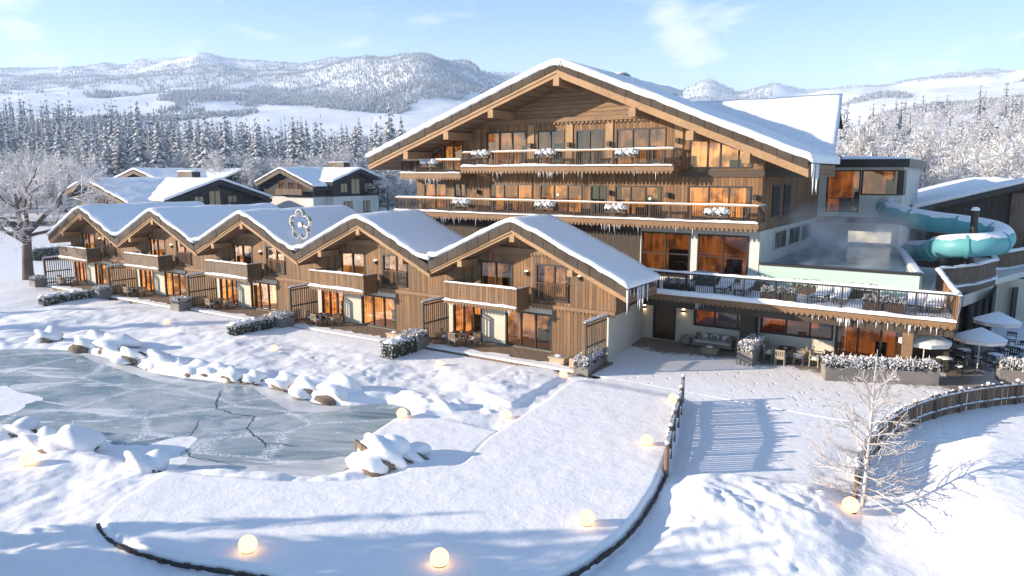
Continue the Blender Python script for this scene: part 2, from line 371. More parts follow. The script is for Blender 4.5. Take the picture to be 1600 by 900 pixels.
# ------------------------------------------------------------------ the ground
_rt = np.random.RandomState(11).rand(257, 257)
def vn(x, y):
    xi = np.floor(x).astype(int); yi = np.floor(y).astype(int); fx = x - xi; fy = y - yi
    fx = fx * fx * (3 - 2 * fx); fy = fy * fy * (3 - 2 * fy)
    g = lambda i, j: _rt[(xi + i) % 256, (yi + j) % 256]
    return (g(0, 0) * (1 - fx) + g(1, 0) * fx) * (1 - fy) + (g(0, 1) * (1 - fx) + g(1, 1) * fx) * fy - .5
def fbm(x, y, o=4, p=.5):
    s = 0; a = 1.0; c, n = .8, .6
    for i in range(o): s = s + a * vn(x + 17.3 * i, y + 9.1 * i); x, y = (c * x - n * y) * 2.03, (n * x + c * y) * 2.03; a *= p
    return s
def sdist(X, Y, poly):                  # signed distance to a polygon, inside positive
    P = np.array(poly)[:, :2]; d = np.full(X.shape, 1e9); ins = np.zeros(X.shape, bool)
    for i in range(len(P)):
        a = P[i]; b = P[(i + 1) % len(P)]; e = b - a; L = e @ e + 1e-12
        t = np.clip(((X - a[0]) * e[0] + (Y - a[1]) * e[1]) / L, 0, 1)
        d = np.minimum(d, np.hypot(X - a[0] - t * e[0], Y - a[1] - t * e[1]))
        c = ((a[1] > Y) != (b[1] > Y)) & (X < e[0] * (Y - a[1]) / (e[1] if abs(e[1]) > 1e-9 else 1e-9) + a[0]); ins ^= c
    return np.where(ins, d, -d)
def sm(x, a, b): t = np.clip((x - a) / (b - a), 0, 1); return t * t * (3 - 2 * t)
def smooth_line(pts, n=6, closed=False):   # Catmull-Rom through ground points
    P = [np.array(p[:2]) for p in pts]; out = []; m = len(P)
    for i in range(m if closed else m - 1):
        g = (lambda k: P[k % m]) if closed else (lambda k: P[min(max(k, 0), m - 1)])
        p0, p1, p2, p3 = g(i - 1), g(i), g(i + 1), g(i + 2)
        for j in range(n):
            t = j / n
            out.append(.5 * ((2 * p1) + (-p0 + p2) * t + (2 * p0 - 5 * p1 + 4 * p2 - p3) * t * t + (-p0 + 3 * p1 - 3 * p2 + p3) * t ** 3))
    if not closed: out.append(P[-1])
    return out
ICE = -.32
pond_px = [(-60, 545), (0, 546), (60, 545), (120, 549), (170, 560), (215, 573), (240, 583), (330, 595), (400, 601), (440, 610), (490, 629), (545, 634), (615, 632),
           (640, 648), (600, 700), (575, 712), (525, 744), (470, 747), (400, 744), (330, 738), (280, 738), (245, 742), (205, 724), (150, 714), (100, 708), (60, 700), (30, 672), (0, 660), (-60, 650)]
POND = smooth_line([at(x, y, ICE) for x, y in pond_px], 4, True)
deck_out_px = [(157, 815), (164, 830), (185, 846), (225, 862), (280, 876), (340, 886), (410, 897), (500, 915), (620, 938), (740, 936), (820, 921), (880, 900), (935, 868), (985, 825), (1018, 778), (1038, 738)]
DECK_OUT = smooth_line([at(x, y, .08) for x, y in deck_out_px], 6)
deck_in_px = [(1052, 690), (1064, 630), (1062, 590), (960, 585), (897, 592), (850, 625), (792, 662), (752, 690), (722, 722), (690, 726), (640, 732), (585, 745), (520, 750), (440, 750), (360, 744), (300, 738), (262, 738), (225, 757), (190, 778), (165, 798)]
DECK = DECK_OUT + smooth_line([at(x, y, .2) for x, y in deck_in_px], 3)
PIER = [at(x, y, .15)[:2] for x, y in [(556, 688), (628, 643), (700, 653), (812, 676), (748, 730), (640, 735)]]
MOUND = smooth_line([at(x, y, 0) for x, y in [(1452, 672), (1490, 640), (1560, 625), (1640, 612), (1800, 600), (2000, 700), (2000, 900), (1700, 960), (1500, 905), (1420, 830), (1405, 765), (1425, 715)]], 4, True)
HEAP = smooth_line([at(x, y, 0) for x, y in [(1058, 760), (1080, 738), (1150, 740), (1225, 752), (1290, 762), (1330, 790), (1345, 850), (1330, 960), (950, 960), (985, 870), (1035, 805)]], 4, True)
RAMP = [at(x, y, 0)[:2] for x, y in [(1072, 620), (1330, 632), (1318, 700), (1270, 742), (1068, 738)]]
BED = [at(x, y, 0)[:2] for x, y in [(735, 602), (800, 572), (868, 578), (880, 592), (800, 640), (735, 617)]]
def trail(px, seed):
    P = smooth_line([at(x, y, 0) for x, y in px], 8); rs = random.Random(seed); out = []; s = 0; side = 1
    for a, b in zip(P[:-1], P[1:]):
        L = float(np.linalg.norm(b - a)); d = (b - a) / L; s += L
        while s > .62:
            s -= .62; side = -side; q = b - d * s; out.append((q[0] - d[1] * .13 * side + rs.uniform(-.04, .04), q[1] + d[0] * .13 * side + rs.uniform(-.04, .04), d[0], d[1]))
    return out
TRAILS = [trail([(700, 575), (640, 590), (560, 575), (470, 555), (400, 540), (330, 525), (270, 505), (220, 495)], 1), trail([(560, 575), (600, 605), (660, 625), (720, 632)], 2), trail([(1130, 770), (1180, 810), (1215, 860), (1250, 910)], 3)]
def ground_h(X, Y):
    u = X * U[0] + Y * U[1]; v = X * V[0] + Y * V[1]
    front = sm(v, 33.5, 29.0)           # the open snow before the lodges
    h = -.02 + front * (.34 * fbm(X * .22, Y * .22, 4) + .10 * fbm(X * 1.1, Y * 1.1, 3)) * sm(u, 4, -6)
    h = h + .5 * sm(u, -28, -80) * -1.0
    h = h + sm(v, 52, 95) * 3.6 * sm(X, -75, -35) + sm(v, 52, 95) * 1.2 * sm(X, -35, -75)
    dp = sdist(X, Y, POND)
    near = np.exp(-np.abs(dp + .9) / .8)
    h = h + near * (.10 + .26 * np.abs(fbm(X * .8, Y * .8, 3)))   # drifts heaped along the shore
    h = h * (1 - sm(dp, -.5, .35)) + (-.75) * sm(dp, -.5, .35)
    dd = sdist(X, Y, DECK); flat = .24 + .022 * fbm(X * .8, Y * .8, 3)
    k = sm(dd, -.06, .16); h = h * (1 - k) + flat * k
    pp = sdist(X, Y, PIER); k = sm(pp, -.06, .12) * (1 - sm(dd, -.06, .1)); h = h * (1 - k) + (.10 + .02 * fbm(X, Y, 2)) * k
    md = sdist(X, Y, MOUND); h = h + sm(md, -.3, 2.6) * (1.15 + .06 * fbm(X * .3, Y * .3, 2)) 
    hd = sdist(X, Y, HEAP); h = h + sm(hd, -.2, 1.1) * (.30 + .22 * fbm(X * .5, Y * .5, 3) + .20 * np.abs(fbm(X * 1.8, Y * 1.8, 3)) * np.exp(-((Y - 22) / 2.2) ** 2)) * sm(Y, 15.5, 23)
    bd = sdist(X, Y, BED); h = h + sm(bd, -.1, .25) * (.16 + .16 * np.abs(fbm(X * 1.6, Y * 1.6, 3)) * sm(bd, .6, 1.6))
    for line in TRAILS:                 # a few lines of footprints
        for k, (px_, py_, ca, sa) in enumerate(line):
            dx, dy = X - px_, Y - py_; a_ = dx * ca + dy * sa; b_ = -dx * sa + dy * ca; h = h - .075 * np.exp(-(a_ / .17) ** 2 - (b_ / .10) ** 2)
    # the trodden yard and the ramp beside the fence lie flat
    yard = sm(u, -19.5, -17.5) * sm(v, 31.8, 33.6) * sm(u, 30, 20); h = h * (1 - yard) + (-.012) * yard
    rm = sm(sdist(X, Y, RAMP), -.5, .4); h = h * (1 - rm) + (-.03 + .012 * fbm(X * .9, Y * .9, 2)) * rm
    inner = sm(v, 33.7, 34.15) * (1 - sm(v, 48, 56)) * sm(u, -16.5, -18.0) * sm(u, -81.5, -80.6); h = h * (1 - inner) + (np.minimum(h, -.03) - .35) * inner
    inner = sm(v, 44, 45) * (1 - sm(v, 50, 60)) * (1 - inner); h = h * (1 - inner) + np.minimum(h, -.03) * inner
    return h
def axis(segs):
    out = []
    for a, b, n in segs: out += list(np.linspace(a, b, n, endpoint=False))
    return np.array(out + [segs[-1][1]])
gx = axis([(-420, -120, 14), (-120, -42, 90), (-42, -20, 170), (-20, 14, 380), (14, 32, 130), (32, 60, 30), (60, 420, 16)])
gy = [-60, -20, 0, 8, 12, 14]; y = 14.5
while y < 200: gy.append(y); y += max(.075, .0042 * y) if y < 62 else .03 * y
gy = np.array(gy)
GX, GY = np.meshgrid(gx, gy); GZ = ground_h(GX, GY)
def grid_faces(ny, nx):
    i = np.arange(ny * nx).reshape(ny, nx); return np.stack([i[:-1, :-1], i[:-1, 1:], i[1:, 1:], i[1:, :-1]], -1).reshape(-1, 4)
g = npmesh('ground', np.stack([GX, GY, GZ], -1).reshape(-1, 3), grid_faces(*GX.shape), [M['snow']], None, True); g['kind'] = 'structure'
def gz(x, y): return float(ground_h(np.array([float(x)]), np.array([float(y)]))[0])

# frozen pond with its open cracks
mb = MB(); mb.add([(p[0], p[1], ICE) for p in POND], [tuple(range(len(POND)))])
mb.cur = 1; rs = random.Random(4)
for line, w in (([(348, 607), (340, 622), (338, 638), (352, 643), (372, 648), (398, 651), (394, 658), (385, 668), (395, 678), (410, 688), (414, 700)], .075), ([(412, 693), (440, 693), (475, 700)], .06),
                ([(310, 655), (306, 668), (297, 680), (290, 704), (300, 714), (340, 721), (400, 723)], .05), ([(0, 590), (30, 578), (70, 568)], .05), ([(344, 690), (376, 675)], .05)):
    pts = [np.array(at(x, y, ICE + .004)) for x, y in line]; fine = []
    for a, b in zip(pts[:-1], pts[1:]):
        for j in range(4): q = a + (b - a) * j / 4; fine.append(q + np.array((rs.uniform(-.05, .05), rs.uniform(-.09, .09), 0)) * (j > 0))
    fine.append(pts[-1]); L = []; Rr = []
    for i, p in enumerate(fine):
        d = fine[min(i + 1, len(fine) - 1)] - fine[max(i - 1, 0)]; d = d / np.linalg.norm(d); s_ = np.array((-d[1], d[0], 0)) * w * rs.uniform(.3, .75) * min(1, .2 + min(i, len(fine) - 1 - i) / 3)
        L.append(tuple(p + s_)); Rr.append(tuple(p - s_))
    for i in range(len(fine) - 1): mb.quad(L[i], Rr[i], Rr[i + 1], L[i + 1])
M['crack'] = plain('open crack water', (.012, .02, .03), .15, .0)
mb.cur = 2                               # wind-packed snow and milky margins on the ice
for k, px in enumerate(([(112, 660), (140, 676), (180, 690), (225, 694), (290, 683), (303, 689), (292, 703), (283, 727), (252, 741), (205, 727), (150, 716)], [(0, 650), (34, 640), (48, 628), (70, 622), (30, 612), (8, 603), (-40, 600), (-60, 640)])):
    P_ = smooth_line([at(x, y, ICE + .006) for x, y in px], 5, True); mb.add([(p[0] + rs.uniform(-.09, .09) + .5 * float(fbm(np.array([p[0] * .9]), np.array([p[1] * .9]), 3)[0]), p[1] + rs.uniform(-.09, .09) + .5 * float(fbm(np.array([p[0] * .9 + 9]), np.array([p[1] * .9]), 3)[0]), ICE + .006 + .004 * k) for p in P_], [tuple(range(len(P_)))])
mb.cur = 3
for k, px in enumerate(([(287, 706), (302, 716), (345, 724), (400, 726), (470, 722), (540, 713), (590, 708), (528, 745), (400, 746), (300, 739), (268, 739)], [(392, 602), (440, 612), (492, 631), (548, 637), (500, 645), (452, 640), (420, 622)], [(120, 549), (170, 560), (215, 574), (260, 590), (330, 600), (300, 604), (240, 594), (190, 578), (150, 566)])):
    P_ = smooth_line([at(x, y, ICE + .003) for x, y in px], 6, True); mb.add([(p[0] + rs.uniform(-.06, .06), p[1] + rs.uniform(-.06, .06), ICE + .003) for p in P_], [tuple(range(len(P_)))])
def margin():
    t = NT('milky ice margin'); w = t.world(); a = t.noise(t.world((.6, 1.5, 1)), 1.1, 5, .65, .6); b = t.noise(w, 8, 3)
    return t.done(t.bsdf(t.mix(t.rng(a, .3, .7), (.40, .43, .46), (.62, .64, .66)), .45, t.bump(b, .15, .02)))
M['margin'] = margin()
o = mb.build('ice', [M['pond'], M['crack'], M['snow'], M['margin']]); o['kind'] = 'structure'
M['kerbwood'] = plain('shadow-black edging', (.022, .018, .016), .6, .8, 8., .4)
# edging board outside the raised walk, blackened to paint in the snow overhang's shadow
mb = MB(); E_ = []
for p, q in zip(DECK_OUT[:-1], DECK_OUT[1:]):
    d = (q - p) / np.linalg.norm(q - p); nrm = np.array((d[1], -d[0])); E_.append((p - nrm * .0, nrm))
for (p, n), (q, n2) in zip(E_[:-1], E_[1:]):
    a = p - n * -.09; b = q - n2 * -.09
    mb.bar((a[0], a[1], .03 + rs.uniform(-.03, .02)), (b[0], b[1], .03 + rs.uniform(-.03, .02)), rs.uniform(.05, .12), rs.uniform(.08, .13))
o = mb.build('kerb', M['kerbwood']); o['kind'] = 'structure'
# thin trodden snow over the paved yard
py = OFF
mb = MB(); mb.prismz([(-19.2, 34.4), (-6, 34.0), (9, 34.6), (9, 58), (-1.5, 58), (-1.5, 46.0), (-1.2, 44.5), (-19.2, 44.5)], -.06, -.006)
o = mb.build('patio', M['paving'], base=(-10, 44.7, 0)); o.location = row(-10, 44.7, 0); o.rotation_euler = (0, 0, -AZ); o['kind'] = 'structure'

# ------------------------------------------------------------------ hills, in steps of distance
def skyline(x):
    return np.interp(x, [-700, -300, 0, 60, 130, 200, 270, 320, 400, 480, 600, 760, 900, 1060, 1100, 1150, 1200, 1250, 1310, 1400, 1500, 1600, 1900, 2300],
                     [135, 128, 125, 118, 114, 113, 107, 102, 108, 109, 112, 128, 140, 150, 137, 153, 139, 150, 140, 128, 117, 122, 110, 120])
def hill_y(x, Y):                       # how high the land rises as seen from the drone, by distance
    left = sm(x, 1250, 850)
    f1 = np.interp(x, [-700, 0, 150, 300, 420, 600, 760, 1000, 1250, 1340, 1450, 1600, 2200], [216, 212, 220, 238, 252, 268, 270, 262, 240, 214, 194, 178, 170])
    k = [np.full(x.shape, 312.0), f1, f1 + 6, np.full(x.shape, 222.0) * left + (1 - left) * (f1 - 12), 152 * left + (1 - left) * (f1 - 50), skyline(x), skyline(x) + 22]
    ys = np.log([185, 430, 560, 950, 2300, 3600, 5200]); ly = np.log(Y); out = k[0]
    for i in range(6):
        t = np.clip((ly - ys[i]) / (ys[i + 1] - ys[i]), 0, 1); t = t * t * (3 - 2 * t); out = out * (1 - t) + k[i + 1] * t
    return out
def hill_z(x, Y):
    yp = hill_y(x, Y)
    yp = yp - 52 * np.exp(-((x - 662) / 74) ** 2 - ((Y - 2500) / 520) ** 2) - 26 * np.exp(-((x - 738) / 28) ** 2 - ((Y - 2750) / 330) ** 2) - 22 * np.exp(-((x - 560) / 60) ** 2 - ((Y - 2900) / 420) ** 2)
    X = (x - 800) / 1134.0 * Y
    z = CAMH + Y * (270 - yp) / 1134.0
    z = z + np.clip((Y - 400) / 2500, 0, 1) * 60 * fbm(X / 420., Y / 420., 5) + np.clip((Y - 600) / 2500, 0, 1) * 34 * (np.abs(fbm(X / 260. + 5, Y / 260., 3)) - .2)
    return X, z
hx = np.linspace(-760, 2360, 330); hy = np.exp(np.linspace(math.log(150), math.log(5600), 210))
HX, HY = np.meshgrid(hx, hy); WX, HZ = hill_z(HX, HY)
HZ = np.where(HY < 185, np.minimum(HZ, 1.0 + (HY - 150) * .07), HZ)
M['field'] = snow_mat('snowfields', 0.0, (.84, .86, .89))
o = npmesh('hills', np.stack([WX, HY, HZ], -1).reshape(-1, 3), grid_faces(*HX.shape), [M['field']], None, True); o['kind'] = 'structure'
# ------------------------------------------------------------------ building helpers (all in u, v, z of the lodge row)
def facade(mb, x0, x1, z0, zt, holes, y, brk=()):
    """front sheet at depth y with openings; zt(x) is the top edge"""
    xs = sorted(set([x0, x1] + [h[0] for h in holes] + [h[1] for h in holes] + list(brk))); xs = [x for x in xs if x0 <= x <= x1]
    for a, b in zip(xs[:-1], xs[1:]):
        m = (a + b) / 2; z = z0
        for h in sorted([h for h in holes if h[0] <= m <= h[1]], key=lambda h: h[2]):
            if h[2] > z: mb.quad((a, y, z), (b, y, z), (b, y, h[2]), (a, y, h[2]))
            z = max(z, h[3])
        if zt(m) > z: mb.quad((a, y, z), (b, y, z), (b, y, zt(b)), (a, y, zt(a)))
def window(parent, x0, x1, z0, z1, y, mull=(.5,), hbar=None, warm=1.0, tone=(1, 1, 1), depth=1.7, seed=0, top=None, name='window', fw=.09, furn=True):
    rs = random.Random(seed * 13 + 5); zt = (lambda x: z1) if top is None else (lambda x: z1 + (top - z1) * (x - x0) / (x1 - x0))
    mb = MB(); e = .035
    mb.prismy([(x0 - .02, z0 - .02), (x1 + .02, z0 - .02), (x1 + .02, z0 + fw), (x0 - .02, z0 + fw)], y - e, y + .16)
    mb.prismy([(x0 - .02, z1 - fw), (x1 + .02, zt(x1) - fw), (x1 + .02, zt(x1) + .02), (x0 - .02, z1 + .02)], y - e, y + .16)
    for xa, xb in ((x0 - .02, x0 + fw), (x1 - fw, x1 + .02)): mb.prismy([(xa, z0 + fw), (xb, z0 + fw), (xb, zt(xb) - fw), (xa, zt(xa) - fw)], y - e, y + .155)
    for f in mull:
        xm = x0 + (x1 - x0) * f; mb.prismy([(xm - fw * .5, z0 + fw), (xm + fw * .5, z0 + fw), (xm + fw * .5, zt(xm) - fw), (xm - fw * .5, zt(xm) - fw)], y - .01, y + .15)
    if hbar: mb.box(x0 + fw, x1 - fw, y - .005, y + .145, z0 + (z1 - z0) * hbar - .04, z0 + (z1 - z0) * hbar + .04)
    w = mb.build(name, M['darkframe'], parent)
    mb = MB(); a, b = x0 + .03, x1 - .03
    mb.prismy([(a, z0 + .03), (b, z0 + .03), (b, zt(b) - .03), (a, zt(a) - .03)], y + .07, y + .085)
    mb.build('pane', M['glass'], w)
    mb = MB(); yb = y + depth; zmx = max(z1, zt(x1)) + (.15 if top is None else -.05); zma, zmb = (zmx, zmx) if top is None else (z1 - .05, zt(x1) - .05)
    mb.cur = 0; mb.quad((x0 - .15, yb, z0), (x1 + .15, yb, z0), (x1 + .15, yb, zmb), (x0 - .15, yb, zma))
    mb.quad((x0 - .15, y + .17, z0), (x0 - .15, yb, z0), (x0 - .15, yb, zma), (x0 - .15, y + .17, zma)); mb.quad((x1 + .15, y + .17, z0), (x1 + .15, yb, z0), (x1 + .15, yb, zmb), (x1 + .15, y + .17, zmb))
    mb.cur = 1; mb.quad((x0 - .15, y + .17, z0), (x1 + .15, y + .17, z0), (x1 + .15, yb, z0), (x0 - .15, yb, z0)); mb.quad((x0 - .15, y + .17, zma), (x1 + .15, y + .17, zmb), (x1 + .15, yb, zmb), (x0 - .15, yb, zma))
    if furn:
        mb.cur = 2                       # curtains, furniture, a lamp
        for side in (0, 1):
            if rs.random() < .4:
                cx = x0 + .08 if side == 0 else x1 - .42
                for j in range(4): mb.box(cx + j * .09, cx + j * .09 + .075, y + .24 + .03 * (j % 2), y + .29 + .03 * (j % 2), z0 + .02, min(zt(x0), zt(x1)) - .05)
        mb.cur = 3; W_ = x1 - x0
        for j in range(rs.randint(1, 3)):
            bx = rs.uniform(x0, x1 - .5); bw = rs.uniform(.4, min(1.4, W_ * .6)); mb.box(bx, min(bx + bw, x1), yb - rs.uniform(.3, .9), yb - .1, z0, z0 + rs.uniform(.5, .62 * (z1 - z0) + .2))
        if rs.random() < .6 and warm > .4:
            mb.cur = 4; mb.blob((rs.uniform(x0 + .3, x1 - .3), yb - .5, z0 + (z1 - z0) * rs.uniform(.55, .8)), (.09, .09, .08), 0, 1, 10, 6)
    o = mb.build('interior', [M['lit'], M['room'], M['curtain'], M['dark_room'], M['bulb']], w)
    o.color = (tone[0] * warm, tone[1] * warm, tone[2] * warm, 1)
    return w
def teeth(mb, x0, x1, y, z, w=.14, h=.13, t=.03, step=.24, along='x'):      # scalloped drip board
    n = max(1, int((x1 - x0) / step))
    for i in range(n):
        a = x0 + (x1 - x0) * (i + .2) / n; b = a + (x1 - x0) / n * .62
        c = [(a, z), (b, z), (b, z - h * .6), ((a + b) / 2, z - h), (a, z - h * .6)]
        if along == 'x': mb.prismy(c, y - t, y)
        else:
            mm = len(c); mb.add([(y - t, p, q) for p, q in c] + [(y, p, q) for p, q in c], [tuple(range(mm)), tuple(range(2 * mm - 1, mm - 1, -1))] + [(i, i + mm, (i + 1) % mm + mm, (i + 1) % mm) for i in range(mm)])
ICI = []
def icicle(parent, x, y, z, L, seed=0):
    rs = random.Random(seed); mb = MB(); r = .014 + L * .028
    mb.tube([(x, y, z + .05), (x, y, z - L * .3), (x + rs.uniform(-.01, .01), y, z - L * .7), (x + rs.uniform(-.02, .02), y, z - L)], [r * 1.3, r, r * .55, .004], 5)
    mb.build('icicle', M['icicle'], parent, True)
def icicle_row(parent, x0, x1, y, z, n, L0, L1, seed=0):
    rs = random.Random(seed); c = [rs.uniform(x0, x1) for _ in range(max(1, n // 4))]
    for i in range(n):
        x = rs.choice(c) + rs.gauss(0, (x1 - x0) * .035) if c else 0
        if x0 < x < x1: icicle(parent, x, y + rs.uniform(-.03, .03), z, rs.uniform(L0, L1) * rs.choice((.5, .8, 1)), seed * 100 + i)
def rail(parent, pts, z0, z1, name='railing', post=1.5, gap=.14, mat='metal', snowh=.09, top='timber', bw=.035, snowm=True):
    mb = MB()
    for (xa, ya), (xb, yb) in zip(pts[:-1], pts[1:]):
        L = math.hypot(xb - xa, yb - ya); n = max(1, int(L / gap)); npz = max(1, round(L / post))
        mb.cur = 0
        for i in range(n + 1):
            t = i / n; x = xa + (xb - xa) * t; y = ya + (yb - ya) * t; mb.box(x - bw / 2, x + bw / 2, y - bw / 2, y + bw / 2, z0 + .08, z1 - .05)
        for i in range(npz + 1):
            t = i / npz; x = xa + (xb - xa) * t; y = ya + (yb - ya) * t; mb.box(x - .045, x + .045, y - .047, y + .047, z0 - .02, z1 - .052)
        mb.bar((xa, ya, z0 + .1), (xb, yb, z0 + .1), .05, .04)
        mb.cur = 1; mb.bar((xa, ya, z1), (xb, yb, z1), .16, .09)
    o = mb.build(name, [M[mat], M[top]], parent)
    if snowm:
        mb = MB()
        for i, ((xa, ya), (xb, yb)) in enumerate(zip(pts[:-1], pts[1:])): mb.snow((xa, ya, z1 + .04), (xb, yb, z1 + .04), .17, snowh, i + int(abs(xa) * 7))
        mb.build('snow_cap', M['snow_roof'], o, True)
    return o
def roof_snow(parent, xs, ztop, y0, y1, th=.34, seed=0, name='snow_cover', swap=False):
    """thick snow blanket on a roof; profile ztop(x), soft lip at the front edge y0"""
    rs = np.random.RandomState(seed); xs = np.array(xs); rows_ = []
    lip = [(.10, -th), (-.05, -th * .85), (-.13, -th * .45), (-.07, -th * .12), (.10, .0)]
    ys = list(np.linspace(.35, y1 - y0, max(4, int((y1 - y0) / .5))))
    wob = fbm(xs * 1.7 + seed * 7, xs * 0 + seed, 3) * .14
    zt = np.array([ztop(x) for x in xs]); vs = []
    for dy, dz in lip: vs.append(np.stack([xs, np.full(xs.shape, y0 + dy) + wob * (1 if dy < .1 else .3), zt + dz + (wob * .5 if dz > -th else 0)], -1))
    for dy in ys: vs.append(np.stack([xs, np.full(xs.shape, y0 + dy), zt + .13 * fbm(xs * .5 + seed, xs * 0 + dy * .5, 3)], -1))
    vs.append(np.stack([xs, np.full(xs.shape, y1 + .02), zt - th], -1))
    A = np.stack(vs, 0); off = np.array(OFF[parent.name]); ny, nx = A.shape[:2]
    # close both verges
    L = A[:, 0].copy(); L[:, 2] = np.minimum(L[:, 2], np.minimum(zt[0] - th, L[:, 2])); L[:, 0] += .06
    Rr = A[:, -1].copy(); Rr[:, 2] = zt[-1] - th; Rr[:, 0] -= .06
    A = np.concatenate([L[:, None], A, Rr[:, None]], 1); ny, nx = A.shape[:2]
    if swap: A = np.stack([-A[..., 1], A[..., 0], A[..., 2]], -1)
    o = npmesh(name, (A - off).reshape(-1, 3), grid_faces(ny, nx), [M['snow_roof']], None, True, parent); OFF[o.name] = OFF[parent.name]
    return o
def rake(parent, pts, y, hb, hf, name_b='barge_board', name_f='fascia', tile=.78, seed=0, dz=0):
    """light barge boards under a band of upright slate slabs that follows the gable edge; pts = soffit line"""
    mb = MB()
    for (xa, za), (xb, zb) in zip(pts[:-1], pts[1:]):
        mb.prismy([(xa, za), (xb, zb), (xb, zb + hb * .55), (xa, za + hb * .55)], y, y + .09)
        mb.prismy([(xa, za + hb * .5), (xb, zb + hb * .5), (xb, zb + hb), (xa, za + hb)], y - .07, y + .088)
    mb.build(name_b, M['timber'], parent)
    mb = MB(); rs = random.Random(seed)
    for (xa, za), (xb, zb) in zip(pts[:-1], pts[1:]):
        n = max(1, round(abs(xb - xa) / tile))
        for i in range(n):
            t0 = i / n; t1 = (i + .965) / n; j = rs.uniform(-.015, .015)
            q = lambda t: (xa + (xb - xa) * t, za + (zb - za) * t)
            (x0, z0), (x1, z1) = q(t0), q(t1)
            mb.prismy([(x0, z0 + hb * .92 + j), (x1, z1 + hb * .92 + j), (x1, z1 + hb + hf), (x0, z0 + hb + hf)], y - .14 + j, y + .05)
    mb.build(name_f, M['slate'], parent)

